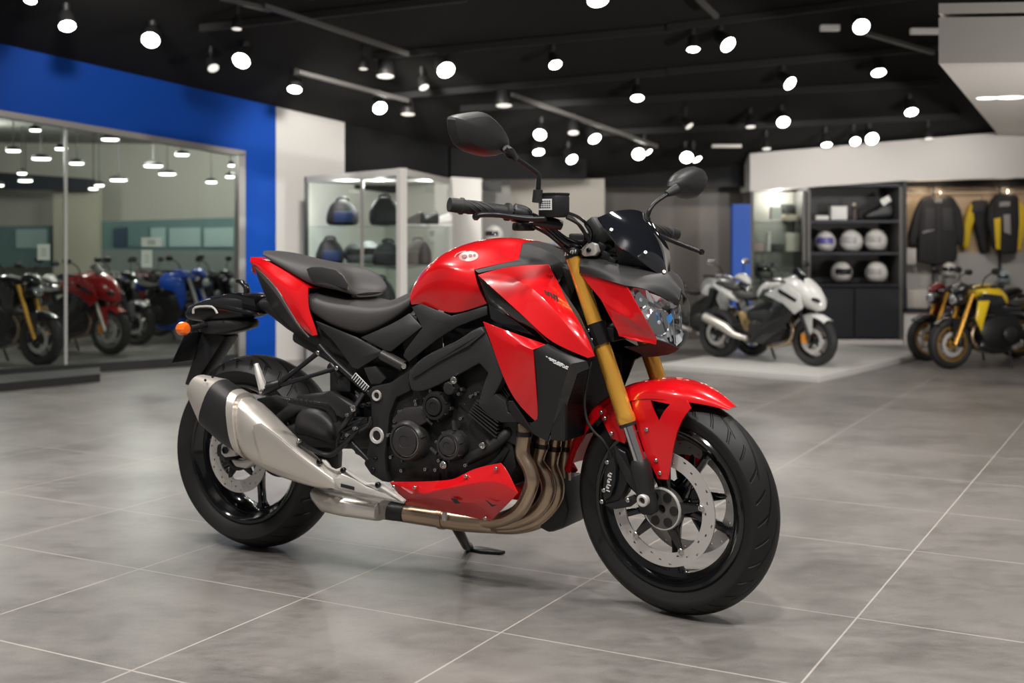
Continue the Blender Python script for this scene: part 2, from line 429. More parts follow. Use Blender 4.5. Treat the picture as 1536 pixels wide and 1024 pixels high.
# ---------------------------------------------------------------- fork
LEG = .107
def along(a, b, t): return a.lerp(b, t)
for s in (-1, 1):
    fnm = (lambda p: p) if s < 0 else (lambda p: SMIR @ p)
    a = fnm(S(862, 393, -LEG)); b = fnm(S(960, 692, -LEG)); ax = (b - a); L = ax.length; ax.normalize()
    gap0, gap1, gend, cend = .355, .44, .815, 1.0
    bm = bmesh.new()
    lathe(bm, [(-.04, .0205), (L * .30, .0205), (L * .32, .0225), (L * .55, .0235), (L * .76, .0235), (L * .775, .0255), (L * .80, .0255), (L * gend, .0225)], a, ax, 32)
    leg = obj('fork_leg', bm, M['gold'], bike, label='gold anodised fork leg')
    obj('fork_tube', lt([(L * .80, .0165), (L * 1.02, .0165)], a, ax, 24), M['chrome'], leg, label='chrome inner fork tube')
    obj('dust_seal', lt([(L * .812, .0180), (L * .812, .0235), (L * .828, .0235), (L * .828, .018)], a, ax, 24, closed=True), M['black'], leg)
    axl = fnm(S(972, 747, -LEG)); e = b - ax * .012
    bm = bmesh.new(); rings = []
    dd = (axl - e); Ls = dd.length; dn = dd.normalized()
    lat = (STEER.to_3x3() @ V((0, 1, 0))); fwd = dn.cross(lat).normalized()
    for t, w, h in ((0, .0265, .0265), (Ls * .35, .027, .027), (Ls * .62, .026, .024), (Ls * .85, .025, .024), (Ls * 1.1, .024, .026), (Ls * 1.42, .016, .030)):
        c = e + dn * t + fwd * (0 if t < Ls * .8 else -.004)
        rings.append([c + lat * x + fwd * z for x, z in rrect(w, h, 2.4, 20)])
    loft(bm, rings); bmesh.ops.recalc_face_normals(bm, faces=bm.faces)
    obj('fork_foot', bm, M['plastic'], leg, sub=1, label='dark grey cast fork foot')
    sd = SY * (1 if s < 0 else -1)
    obj('axle_cap', lt([(.018, .0165), (.030, .0165), (.032, .014), (.032, .0095), (.022, .009), (.022, 0)], axl, sd, 24), M['alu'], leg)
    cap = a - ax * .012
    fcap = obj('fork_cap', lt([(-.040, 0.010), (-.040, .019), (-.032, .021), (.0, .021)], cap, ax, 28), M['black'], leg)
    if s < 0: cap_target = fcap
    # lower clamp on the leg
    m0 = a + ax * (L * .335)
    obj('fork_clamp', lt([(-.012, .0225), (-.012, .029), (.048, .029), (.048, .0225)], m0, ax, 30, closed=True), M['gloss'], leg)
    for q in (.004, .03):
        bolt(leg, m0 + ax * q + sd * .026 + (STEER.to_3x3() @ V((-.008, 0, 0))), sd, .0048)
m0 = S(911, 505, 0)
bm = bmesh.new(); pts = []
A0, B0 = S(904, 502, -.10), SMIR @ S(904, 502, -.10)
tri = [(STEER.to_3x3() @ V((x, 0, z))) for x, z in ((-.055, -.018), (.035, -.018), (.035, .022), (-.055, .022))]
loft(bm, [[A0 + t for t in tri], [B0 + t for t in tri]]); bmesh.ops.recalc_face_normals(bm, faces=bm.faces)
obj('triple_clamp', bm, M['satin'], bike, bevel=.006)
A1, B1 = S(866, 379, -.105), SMIR @ S(866, 379, -.105)
bm = bmesh.new()
tri = [(STEER.to_3x3() @ V((x, 0, z))) for x, z in ((-.045, -.012), (.03, -.012), (.03, .010), (-.045, .010))]
loft(bm, [[A1 + t for t in tri], [B1 + t for t in tri]]); bmesh.ops.recalc_face_normals(bm, faces=bm.faces)
top_clamp = obj('top_clamp', bm, M['satin'], bike, bevel=.004)
obj('clamp_bracket', splate([(872, 372), (881, 363), (892, 366), (896, 378), (892, 384), (876, 385), (871, 381)], -.112, .02, S), M['alu'], top_clamp, bevel=.004, label='bright aluminium bracket at top clamp')
bolt(top_clamp, S(883, 375, -.114), SY, .0065, m='satin')
obj('headstock_cover', bx((T(842, 425, 0) + T(856, 445, 0)) / 2, (.13, .17, .16), Matrix.Rotation(math.radians(20), 4, 'Y')), M['rubber'], bike, bevel=.02)
obj('steering_stem', tb([S(868, 385, 0), S(912, 505, 0)], .03, 20), M['satin'], bike)
# ---------------------------------------------------------------- front fender
def fen(th, r, y):
    return STEER @ (FA + V((math.cos(th) * r, y, math.sin(th) * r)))
rows = []
for y, dr in ((0, .040), (-.03, .039), (-.058, .031), (-.076, .014), (-.080, -.004)):
    row = []
    for k in range(10):
        t = k / 9; th = math.radians(57 + (168 - 57) * t)
        nar = 1 if k > 1 else (.30, .72)[k]
        d = dr if k > 1 else (.030 + (dr - .04) * .15, .036 + (dr - .04) * .6)[k]
        row.append(fen(th, .300 + d, y * nar))
    rows.append(row)
fender = obj('front_fender', grid(rows, mirror=SMIR, inside=STEER @ FA), M['red'], bike, sub=2, solid=.004, label='glossy red front fender')
sk = {'t0': (944, 596, -.072), 't1': (962, 590, -.073), 't2': (1000, 592, -.074), 't3': (1030, 600, -.078), 'j': (1036, 612, -.082), 'a': (948, 606, -.08), 'b': (950, 619, -.083), 'c': (957, 649, -.087), 'd': (968, 682, -.088),
      'm': (979, 702, -.088), 'e': (987, 718, -.088), 'f': (1002, 719, -.088), 'g': (1007, 682, -.088), 'h': (1015, 649, -.087), 'i': (1023, 628, -.085),
      'A': (976, 600, -.079), 'B': (1005, 606, -.081), 'C': (995, 617, -.084), 'D': (988, 632, -.086), 'E': (978, 612, -.083)}
bm = mesh(tp(sk, S), [('t0', 't1', 'A', 'a'), ('a', 'A', 'E', 'b'), ('b', 'E', 'D', 'c'), ('c', 'D', 'g', 'd'), ('d', 'g', 'f', 'e', 'm'), ('D', 'C', 'i', 'h', 'g'), ('C', 'B', 'j', 'i'), ('t1', 't2', 'B', 'A'), ('t2', 't3', 'j', 'B')],
          bc=.95, inside=STEER @ (FA + V((0, 0, .1))))
skl = flipped(bm, SMIR)
obj('fender_stay', bm, M['red'], fender, sub=2, solid=.005); obj('fender_stay', skl, M['red'], fender, sub=2, solid=.005)
rr_ = {'a': (920, 602, -.078), 'b': (905, 612, -.080), 'c': (900, 620, -.082), 'd': (904, 632, -.082), 'e': (917, 657, -.084), 'f': (937, 665, -.084), 'g': (944, 640, -.082), 'h': (944, 600, -.078)}
bm = mesh(tp(rr_, S), [('a', 'b', 'd', 'g', 'h'), ('b', 'c', 'd'), ('d', 'e', 'f', 'g')], bc=.95, inside=STEER @ FA)
b2 = flipped(bm, SMIR)
obj('fender_rear_stay', bm, M['red'], fender, sub=2, solid=.005); obj('fender_rear_stay', b2, M['red'], fender, sub=2, solid=.005)
for p in ((970, 644), (984, 690), (990, 709), (907, 627), (917, 650), (902, 618)):
    bolt(fender, S(p[0], p[1], -.088), SY, .0055)
# ---------------------------------------------------------------- front brake
for s in (-1, 1):
    bm = splate([(911, 676), (921, 668), (938, 678), (946, 700), (944, 716), (934, 742), (921, 760), (908, 757), (903, 742), (906, 712)], -.098, .045, S)
    if s > 0: bm = flipped(bm, SMIR)
    cal = obj('brake_caliper', bm, M['satin'], bike, bevel=.006, label='black radial brake caliper')
    if s < 0:
        obj('caliper_body', splate([(908, 690), (919, 684), (924, 700), (923, 722), (916, 745), (906, 752), (903, 738), (905, 712)], -.112, .016, S), M['black'], cal, bevel=.006)
        obj('caliper_bracket', splate([(921, 668), (926, 676), (946, 708), (957, 730), (955, 742), (939, 722), (923, 690)], -.104, .012, S), M['plastic'], cal, bevel=.003)
        obj('caliper_foot', splate([(905, 757), (925, 752), (950, 742), (958, 750), (945, 760), (922, 764)], -.104, .012, S), M['plastic'], cal, bevel=.003)
        for p in ((911, 693), (903, 752), (906, 735), (942, 750)): bolt(cal, S(p[0], p[1], -.112), SY, .006)
        # white lettering along the caliper
        o = S(914, 722, -.1135); xd = (S(911, 745, -.1135) - S(918, 700, -.1135)).normalized() * -1; nd = SY; yd = nd.cross(xd).normalized()
        mt = Matrix((xd, yd, nd)).transposed().to_4x4(); mt.translation = o
        bm = bmesh.new()
        for k, (w1, h1) in enumerate(((.003, .011), (.005, .009), (.003, .011), (.006, .008), (.003, .010), (.005, .011), (.003, .008))):
            box(bm, mt @ V((-.026 + k * .0082, (.002 if k % 2 else -.001), .0006)), (w1, h1, .0012), mt)
            if k % 2: box(bm, mt @ V((-.026 + k * .0082 + .002, .005, .0006)), (.007, .0025, .0012), mt)
        obj('caliper_lettering', bm, M['white'], cal, smooth=False, label='small white lettering')
# ---------------------------------------------------------------- headlight unit
pts = tp({0: (869, 406, -.118), 1: (899, 412, -.128), 2: (939, 427, -.127), 3: (881, 425, -.125), 4: (901, 449, -.130), 5: (926, 497, -.122), 6: (928, 504, -.118), 7: (950, 509, -.112), 8: (984, 517, -.085), 9: (985, 508, -.086), 10: (963, 470, -.124), 11: (919, 462, -.136), 12: (945, 478, -.132)}, S)
bm = mesh(pts, [(0, 1, 4, 3), (1, 2, 10, 4), (4, 10, 12, 11), (4, 11, 5), (11, 12, 9, 5), (12, 10, 9), (5, 9, 8, 7, 6)], crease=[(4, 10), (11, 12, 9), (5, 9)], cv=.85)
_hp = pair('headlight_side_panel', bm, M['red'], bike, SMIR, sub=2, solid=.004, bevel=.0014, angle=15)
_hp[1].location = (-.045, -.02, 0)
U = tr([(871, 388, -.115), (899, 389, -.108), (930, 397, -.088), (968, 405, -.058), (1002, 417, -.02), (1021, 440, -.004)], S)
Lo = tr([(869, 409, -.126), (898, 416, -.134), (938, 428, -.132), (970, 432, -.100), (994, 445, -.058), (1018, 459, -.014)], S)
Md = [(a + b) / 2 + (STEER.to_3x3() @ V((.006, -.012, 0))) for a, b in zip(U, Lo)]
def smid(p, dz=0): q = STI @ p; return STEER @ V((q.x, 0, q.z + dz))
Ce = [smid(p, .01) for p in U]
cowl = obj('headlight_cowl', grid([Ce, U, Md, Lo], mirror=SMIR, crow=(1,), cv=.5, inside=STEER @ V((.6, 0, .75))), M['plastic2'], bike, sub=2, solid=.004, label='matte grey headlight cowl')
l0 = tr([(939, 430, -.132), (971, 433, -.100), (994, 446, -.058), (1023, 459, 0)], S)
l1 = tr([(951, 450, -.130), (979, 455, -.098), (1003, 466, -.055), (1022, 474, 0)], S)
l2 = tr([(964, 471, -.124), (990, 482, -.085), (1009, 488, -.048), (1023, 497, 0)], S)
l3 = tr([(985, 509, -.086), (1002, 514, -.055), (1012, 518, -.03), (1021, 523, 0)], S)
lens = obj('headlight', grid([l0, l1, l2, l3], mirror=SMIR, inside=STEER @ V((.6, 0, .8))), M['lens'], bike, sub=2, label='clear headlight lens')
def back(row, d, sy=.9, sz=1.0):
    out = []
    for p in row:
        q = STI @ p; out.append(STEER @ V((q.x - d, q.y * sy, q.z)))
    return out
def facet(rows, d0, jit, seed):
    R_ = random.Random(seed); out = []
    for i, r in enumerate(rows):
        out.append([])
        for j, p in enumerate(r):
            q = STI @ p; edge = i in (0, len(rows) - 1)
            out[-1].append(STEER @ V((q.x - d0 * (.35 if edge else 1) + R_.uniform(-jit, jit), q.y * .93, q.z + R_.uniform(-jit, jit) * .3)))
    return out
def finer(r): 
    o = []
    for p, q in zip(r, r[1:]): o += [p, p.lerp(q, .5)]
    return o + [r[-1]]
L_ = [finer(r) for r in (l0, l1, l2, l3)]
L_ = [L_[0], [p.lerp(q, .5) for p, q in zip(L_[0], L_[1])], L_[1], [p.lerp(q, .5) for p, q in zip(L_[1], L_[2])], L_[2], [p.lerp(q, .5) for p, q in zip(L_[2], L_[3])], L_[3]]
bm = grid(facet(L_, .040, .007, 5), mirror=SMIR, inside=STEER @ V((.4, 0, .8)))
for f in bm.faces: f.material_index = 0 if (f.index * 7 + f.index // 3) % 8 else 1
obj('headlight_housing', bm, [mat('headlight_chrome', (.86, .87, .88), .14, .8), M['gloss']], lens, smooth=False)
for s in (-1, 1):
    for (px, py, y, r) in ((993, 484, -.058, .034), (966, 450, -.094, .020)):
        c = S(px, py, y); c = c if s < 0 else SMIR @ c
        c = c + STEER.to_3x3() @ V((-.012, -s * .004, 0)); d = STEER.to_3x3() @ V((1, .42 * s, .04))
        obj('reflector', lt([(-.028, .006), (-.026, r * .45), (-.018, r * .75), (0, r), (.003, r + .003), (.001, r)], c, d, 14), M['chrome'], lens, smooth=False)
        obj('bulb', lt([(-.025, .008), (-.004, .009), (.002, .005), (.003, 0)], c, d, 14), mat('bulb_glass', (.7, .72, .74), .08, .3, 1), lens)
bm = bmesh.new()
for a, b in (((1006, 470, -.045), (1012, 512, -.026)), ((1014, 466, -.022), (1018, 516, -.010))):
    tube(bm, [S(a[0] - 5, a[1], a[2]) , S(b[0] - 5, b[1], b[2])], .003, 8)
obj('light_guide', bm, M['chrome'], lens)
obj('lens_mark', splate([(1000, 474), (1006, 470), (1009, 478), (1005, 485), (1001, 483)], -.053, .002, S), M['blue'], lens)
obj('headlight_bottom', grid([back(l3, .004, 1.0), back([p + V((0, 0, -.02)) for p in l3], .03, .9), back([p + V((0, 0, -.03)) for p in l3], .11, .8)], mirror=SMIR, inside=STEER @ V((.6, 0, .9))), M['rubber'], bike, sub=1, solid=.003)
# windscreen
w0 = tr([(939, 314, 0), (962, 333, 0), (980, 358, 0), (993, 385, 0), (1001, 412, 0)], S)
w1 = tr([(917, 317, -.065), (938, 339, -.068), (956, 364, -.064), (976, 389, -.045), (996, 413, -.012)], S)
w2 = tr([(897, 326, -.120), (910, 347, -.125), (931, 372, -.118), (958, 386, -.085), (990, 413, -.026)], S)
ws = obj('windscreen', grid([w0, w1, w2], mirror=SMIR, bc=.9, inside=STEER @ V((.45, 0, .9))), M['screen'], bike, sub=2, solid=.004, label='smoked black flyscreen')
for px, py, y in ((917, 345, -.108), (968, 379, -.062), (996, 408, -.008)):
    bolt(ws, S(px, py, y - .004), STEER.to_3x3() @ V((.55, -.65, .5)), .0055, m='bolt')
bm = mesh(tp({0: (921, 362, -.10), 1: (931, 374, -.108), 2: (956, 388, -.08), 3: (992, 414, -.012), 4: (958, 400, -.06), 5: (928, 399, -.085)}, S), [(0, 1, 5), (1, 2, 4, 5), (2, 3, 4)])
pair('screen_bracket', bm, M['black'], bike, SMIR, solid=.004)
# instrument panel and clutter behind the screen
c = S(915, 348, 0)
inst = obj('instrument_panel', bx(c + V((-.01, 0, .0)), (.04, .15, .085), Matrix.Rotation(math.radians(-35), 4, 'Y')), M['black'], bike, bevel=.01)
obj('ignition_lock', lt([(-.03, .018), (0, .018), (.004, .014), (.004, 0)], S(886, 350, -.02), (-.3, 0, 1), 20), M['satin'], bike)
obj('bar_clamp', bx(S(880, 362, 0), (.05, .13, .045)), M['satin'], bike, bevel=.006)
for p, r in (((905, 372, -.07), .018), ((912, 384, -.075), .016), ((920, 392, -.08), .014)):
    obj('wiring_connector', bx(S(*p), (r * 1.6, r * 2, r * 1.5), Matrix.Rotation(.5, 4, 'Y')), M['satin'], bike, bevel=.003)
# ---------------------------------------------------------------- handlebar
for s in (-1, 1):
    q = (lambda p: p) if s < 0 else (lambda p: SMIR @ p)
    ge, gi = (S(676, 307, -.415), S(764, 318, -.270)) if s < 0 else (S(1013, 351, .405), S(966, 342, .262))
    gd = (gi - ge).normalized()
    g = obj('handlebar_grip', lt([(-.004, .012), (-.004, .0185), (.024, .0195), (.027, .0225), (.033, .0225), (.035, .0185), (.06, .0178), ((gi - ge).length - .012, .0178), ((gi - ge).length - .010, .024), ((gi - ge).length, .024)], ge, gd, 24), M['rubber'], bike, label='black rubber handlebar grip')
    bm = bmesh.new()
    for k in range(9):
        a0 = k * 2 * PI / 9
        a_, u_, w_ = frame_of(gd)
        tube(bm, [ge + gd * (.045 + .075 * t) + (u_ * math.cos(a0 + t * 2.2) + w_ * math.sin(a0 + t * 2.2)) * .0178 for t in [i / 8 for i in range(9)]], .0016, 6)
    obj('grip_ribs', bm, M['rubber'], g)
    LOW = V((0, 0, 0 if s < 0 else -.085)); FWD = V((0 if s < 0 else -.01, 0, 0))
    dn_ = lambda p, k=1.0: q(p) + LOW * k
    path = [gi - gd * .02, dn_(S(795, 324, -.225)) , dn_(S(822, 342, -.175), .7), dn_(S(845, 361, -.135), .5), dn_(S(866, 368, -.09), .25), q(S(880, 364, -.03))]
    path.append(STEER @ V(((STI @ path[-1]).x, 0, (STI @ path[-1]).z)))
    obj('handlebar', tb(path, [.0115, .0120, .0135, .0150, .0150, .0145, .0145], 16, 5), M['gloss'], bike)
    if s < 0: obj('throttle_cable', tb([S(800, 340, -.235), S(822, 352, -.19), S(845, 372, -.15), S(862, 392, -.11), S(868, 420, -.06)], .004, 8, 5), M['rubber'], bike); obj('throttle_cable', tb([S(846, 318, -.19), S(868, 326, -.15), S(886, 344, -.10), S(884, 366, -.08), S(872, 384, -.08)], .0045, 8, 5), M['gloss'], bike)
    # switch pod, lever and perch
    sw = [dn_(S(769, 318, -.262)), dn_(S(797, 325, -.222))]
    sd = (sw[1] - sw[0]).normalized()
    obj('switch_pod', lt([(0, .021), (.003, .0245), (.03, .0245), (.042, .021), (.05, .016)], sw[0], sd, 20), M['black'], bike)
    lv = [(714, 325, -.375), (722, 322, -.365), (745, 322, -.335), (768, 325, -.300), (795, 328, -.262), (818, 328, -.225)]
    lp = [S(*p) for p in (lv if s < 0 else [(1052, 378, .375), (1041, 374, .362), (1018, 365, .33), (1000, 358, .30), (985, 352, .27), (970, 349, .235)])]
    lev = obj('brake_lever' if s < 0 else 'clutch_lever', tb(lp, [.0075, .008, .0085, .0075, .0085, .010], 12, 4, flat=.9), M['satin'], bike)
    obj('lever_ball', lt([(-.010, .002), (-.008, .007), (0, .0105), (.008, .007), (.010, .002)], lp[0], lp[1] - lp[0], 16), M['gloss'], lev)
    obj('lever_perch', tb([dn_(S(800, 331, -.235)), dn_(S(825, 334, -.205)), dn_(S(842, 338, -.18))], [.013, .016, .013], 12, 3), M['satin'], bike)
    obj('throttle_box' if s < 0 else 'switch_box', bx(dn_(S(786, 340, -.245)), (.035, .065, .022), Matrix.Rotation(math.radians(-8 if s < 0 else 0), 4, 'Z')), M['black'], bike, bevel=.006)
# brake fluid reservoir
b0 = S(831, 309, -.205)
rz = Matrix.Rotation(math.radians(-14), 4, 'Z')
res = obj('brake_fluid_reservoir', bx(b0, (.066, .058, .060), rz), M['black'], bike, bevel=.008, label='black box shaped brake fluid reservoir')
obj('reservoir_lid', bx(b0 + V((0, 0, .031)), (.064, .057, .008), rz), M['satin'], res, bevel=.003)
fc = b0 + rz.to_3x3() @ V((-.004, -.0298, .004))
mt = Matrix.Translation(fc) @ rz @ Matrix.Rotation(PI / 2, 4, 'X')
obj('warning_label', bx(fc, (.046, .0012, .029), rz), M['white'], res)
for k, w in enumerate((.9, 1, .8, 1)):
    bm = bmesh.new()
    for i in range(5):
        box(bm, fc + rz.to_3x3() @ V((-.0155 + i * .0078, -.001, .0085 - k * .0056)), (.0055 * w, .0008, .0028), rz)
    obj('label_print', bm, M['black'], res)
obj('clutch_fluid_reservoir', bx(SMIR @ S(829, 321, -.22) + V((0, 0, -.09)), (.05, .055, .035), Matrix.Rotation(math.radians(-10), 4, 'Z')), M['satin'], bike, bevel=.008)
# mirrors
mo = [(671, 179), (672, 175), (678, 172.5), (687, 170.5), (697, 169), (706, 167.8), (714, 167.3), (721, 168.5), (728, 172.5), (737, 180), (746, 190), (753, 200), (757.5, 210), (758.5, 218), (757, 225), (751, 230), (741, 233.5), (727, 235), (712, 232.5), (698, 227.5), (689, 222.5), (682, 217), (677, 208), (673.5, 198), (672, 189)]
MXR = .335
def mirror_shell(outline, x, depth):
    bm = bmesh.new(); c = sum((SX(p[0], p[1], x) for p in outline), V()) / len(outline)
    fw_ = STEER.to_3x3() @ V((1, 0, 0))
    rings = []
    for k, (s_, d) in enumerate(((.97, -.006), (1.0, 0.0), (1.0, .006), (.93, .02), (.74, .034), (.42, .042))):
        rings.append([c + (SX(p[0], p[1], x) - c) * s_ + fw_ * d * depth for p in outline])
    loft(bm, rings); bmesh.ops.recalc_face_normals(bm, faces=bm.faces); return bm
mr = obj('mirror', mirror_shell(mo, MXR, 1.0), M['plastic'], bike, sub=0, angle=25, label='matte black rear view mirror on the right bar')
bm = bmesh.new(); oc = [SX(p[0], p[1], MXR) for p in mo]; cc = sum(oc, V()) / len(oc)
prism(bm, [cc + (p - cc) * .9 + STEER.to_3x3() @ V((-.0065, 0, 0)) for p in oc], STEER.to_3x3() @ V((-.001, 0, 0)))
obj('mirror_glass', bm, M['chrome'], mr)
st = [S(806, 300, -.235), S(808, 268, -.237), S(804, 258, -.243), S(772, 235, -.30), S(757, 222, -.335)]
obj('mirror_stem', tb(st, [.0075, .0065, .0062, .0062, .0062], 12, 4), M['satin'], mr)
obj('mirror_boot', tb([S(806, 303, -.234), S(807, 284, -.236)], [.0145, .0125], 16), M['rubber'], mr)
obj('mirror_joint', tb([S(775, 238, -.295), S(766, 230, -.312), SX(757, 222, MXR + .004)], [.009, .014, .013], 16), M['rubber'], mr)
mo2 = [(1002, 279), (1003, 272), (1007, 265), (1014, 259), (1023, 253.5), (1031, 250.5), (1039, 249.5), (1046, 252), (1051.5, 257), (1054.5, 265), (1054, 273), (1050.5, 283), (1045, 291), (1038, 297), (1029, 299), (1019, 297), (1010, 292), (1004, 286)]
ml = obj('mirror', mirror_shell(mo2, MXR + .02, 1.0), M['plastic'], bike, sub=0, angle=30, label='matte black rear view mirror on the left bar')
st = [S(968, 338, .235), S(972, 322, .237), S(976, 312, .245), S(985, 302, .275), S(1008, 287, .335)]
obj('mirror_stem', tb(st, [.0075, .0065, .0062, .0062, .0062], 12, 4), M['satin'], ml)
obj('mirror_boot', tb([S(967, 342, .234), S(970, 325, .236)], [.0145, .0125], 16), M['rubber'], ml)
obj('mirror_joint', tb([S(1000, 291, .315), S(1008, 287, .335), S(1016, 283, .35)], [.009, .014, .017], 16), M['rubber'], ml)
# hoses
for pth, r in (([(848, 322, -.195), (862, 330, -.17), (878, 352, -.13), (886, 370, -.10), (895, 400, -.08)], .004),
               ([(850, 326, -.20), (870, 338, -.16), (884, 362, -.11), (900, 390, -.07), (905, 430, -.05)], .0045),
               ([(888, 540, -.12), (884, 556, -.135), (877, 598, -.14), (880, 628, -.14), (890, 646, -.135), (904, 660, -.125), (914, 676, -.115), (918, 692, -.108)], .0036)):
    obj('brake_hose', tb([S(*p) for p in pth], r, 10, 5), M['rubber'], bike)
# ---------------------------------------------------------------- tank
r1 = tr([(616, 437, -.072), (620, 420, -.078), (634, 401, -.082), (657, 380, -.086), (684, 368, -.088), (714, 361, -.086), (746, 359.5, -.080), (783, 365, -.070)])
r0 = centre(r1, .011, .0)
r2 = tr([(614.5, 442, -.098), (621, 429, -.112), (636, 410, -.126), (655, 394, -.140), (681, 397, -.150), (711, 404, -.150), (745, 396.5, -.135), (778, 389, -.115)])
r25 = tr([(615, 447, -.106), (624, 437, -.120), (641, 420, -.142), (662, 409, -.158), (690, 410, -.166), (714, 419, -.160)]) + [None, None]
r3 = tr([(615.5, 451, -.108), (626, 445, -.120), (645, 437, -.140), (668, 436, -.156), (698, 438, -.164), (720, 438, -.158)]) + [None, None]
r4 = tr([(617, 457, -.104), (628, 455, -.112), (647, 460, -.126), (677, 472, -.142), (708, 463, -.148), (730, 455, -.148)]) + [None, None]
tank = obj('fuel_tank', grid([r0, r1, r2, r25, r3, r4], mirror=MIR, crow=(2,), cv=.35, bc=.8, inside=(.1, 0, .85)), M['red'], bike, sub=3, solid=.004, angle=50, label='glossy red fuel tank')
tt = tp({0: (712, 405, -.153), 1: (745, 397, -.138), 2: (778, 389, -.118), 3: (784, 365, -.072), 4: (812, 371, -.066), 5: (836, 385, -.070), 6: (850, 402, -.075), 7: (838, 424, -.105), 8: (821, 399, -.104), 9: (762, 400, -.135), 10: (718, 409, -.160), 11: (808, 388, -.100)})
bm = mesh(tt, [(0, 1, 9, 10), (1, 2, 11, 8, 9), (2, 3, 4, 11), (11, 4, 5, 8), (8, 5, 6, 7)], crease=[(1, 2, 11, 8)], bc=1)
pair('tank_trim', bm, M['plastic'], bike, sub=2, solid=.004)
tc = [V((T(784, 365, -.07).x, 0, T(784, 365, -.07).z + .008)), V((T(836, 385, -.07).x, 0, T(836, 385, -.07).z + .004)), V((T(850, 402, -.075).x, 0, T(850, 402, -.075).z + .004))]
bm = grid([[V((p.x, -.072, p.z - .008)) for p in tc], tc], mirror=MIR, inside=(.3, 0, .8))
obj('tank_front_cover', bm, M['plastic'], bike, sub=1, solid=.004)
# ---------------------------------------------------------------- shrouds
sh = tp({0: (716, 412, -.172), 1: (762, 398, -.138), 2: (823, 396, -.102), 3: (839, 425, -.124), 4: (853, 458, -.150), 5: (877, 493, -.170), 6: (893, 534, -.180), 7: (882, 537, -.192), 8: (824, 514, -.224), 9: (794, 482, -.224), 10: (748, 441, -.202), 11: (765, 415, -.176), 12: (797, 428, -.190), 13: (838, 470, -.208), 14: (868, 510, -.202)})
bm = mesh(sh, [(0, 1, 11), (1, 2, 12, 11), (2, 3, 12), (3, 4, 13, 12), (4, 5, 14, 13), (5, 6, 14), (6, 7, 14), (14, 7, 8, 13), (13, 8, 9, 12), (12, 9, 10, 11), (10, 0, 11)], crease=[(11, 12, 13, 14, 6)], cv=.8, bc=1)
shr = pair('tank_shroud', bm, M['red'], bike, sub=2, solid=.004, bevel=.0014, angle=17, label='large red wedge shaped shroud panel')
gi_ = tp({0: (836, 422, -.112), 1: (852, 446, -.126), 2: (868, 470, -.135), 3: (892, 520, -.150), 4: (890, 532, -.168), 5: (876, 494, -.164), 6: (853, 459, -.144)})
pair('shroud_inner_panel', mesh(gi_, [(0, 1, 6), (1, 2, 5, 6), (2, 3, 4, 5)]), M['plastic2'], bike, solid=.003)
bk = tp({0: (716, 413, -.160), 1: (748, 442, -.190), 2: (794, 483, -.212), 3: (824, 515, -.214), 4: (812, 509, -.190), 5: (748, 486, -.180), 6: (736, 478, -.172), 7: (732, 456, -.160), 8: (770, 480, -.180)})
pair('shroud_black_panel', mesh(bk, [(0, 1, 7), (1, 2, 8, 7), (2, 3, 4, 8), (7, 8, 5, 6), (8, 4, 5)]), M['gloss'], bike, sub=0, solid=.004, bevel=.002)
lr = tp({0: (724, 482, -.178), 1: (748, 491, -.194), 2: (819, 516, -.206), 3: (799, 524, -.232), 4: (804, 590, -.214), 5: (807, 630, -.190), 6: (803, 632, -.188), 7: (772, 603, -.196), 8: (753, 563, -.194), 9: (737, 515, -.186), 10: (762, 505, -.212), 11: (783, 560, -.212)})
bm = mesh(lr, [(0, 1, 10, 9), (1, 2, 3, 10), (9, 10, 11, 8), (10, 3, 4, 11), (8, 11, 7), (11, 4, 5, 7), (7, 5, 6)], crease=[(0, 10, 3), (10, 3)], cv=.95, bc=1)
pair('radiator_side_panel', bm, M['red'], bike, sub=2, solid=.004, bevel=.0014, angle=17, label='red pointed panel beside radiator')
rs = tp({0: (800, 525, -.226), 1: (822, 515, -.206), 2: (846, 528, -.198), 3: (880, 541, -.185), 4: (858, 545, -.204), 5: (851, 557, -.207), 6: (840, 596, -.200), 7: (829, 637, -.188), 8: (821, 662, -.178), 9: (803, 652, -.178), 10: (792, 638, -.18), 11: (806, 628, -.192), 12: (804, 590, -.206)})
bm = mesh(rs, [(0, 1, 2, 4, 5), (2, 3, 4), (0, 5, 6, 12), (12, 6, 7, 11), (11, 7, 8, 9, 10)], bc=1)
shb = pair('radiator_shroud', bm, M['black'], bike, sub=2, solid=.005, label='matte black radiator shroud')
ln = tp({0: (858, 545, -.204), 1: (880, 541, -.185), 2: (884, 552, -.176), 3: (866, 560, -.185), 4: (853, 600, -.180), 5: (838, 645, -.168), 6: (822, 664, -.17), 7: (829, 637, -.188), 8: (840, 596, -.200), 9: (851, 557, -.207)})
pair('radiator_shroud_lip', mesh(ln, [(0, 1, 2, 3), (0, 3, 4, 8, 9), (8, 4, 5, 7), (7, 5, 6)]), M['gloss'], bike, sub=1, solid=.004)
pl_ = tp({0: (762, 602, -.196), 1: (768, 602, -.198), 2: (792, 638, -.184), 3: (803, 653, -.178), 4: (785, 640, -.17), 5: (764, 622, -.17)})
pair('shroud_tail_panel', mesh(pl_, [(0, 1, 2, 5), (2, 3, 4, 5)]), M['plastic'], bike, solid=.004)
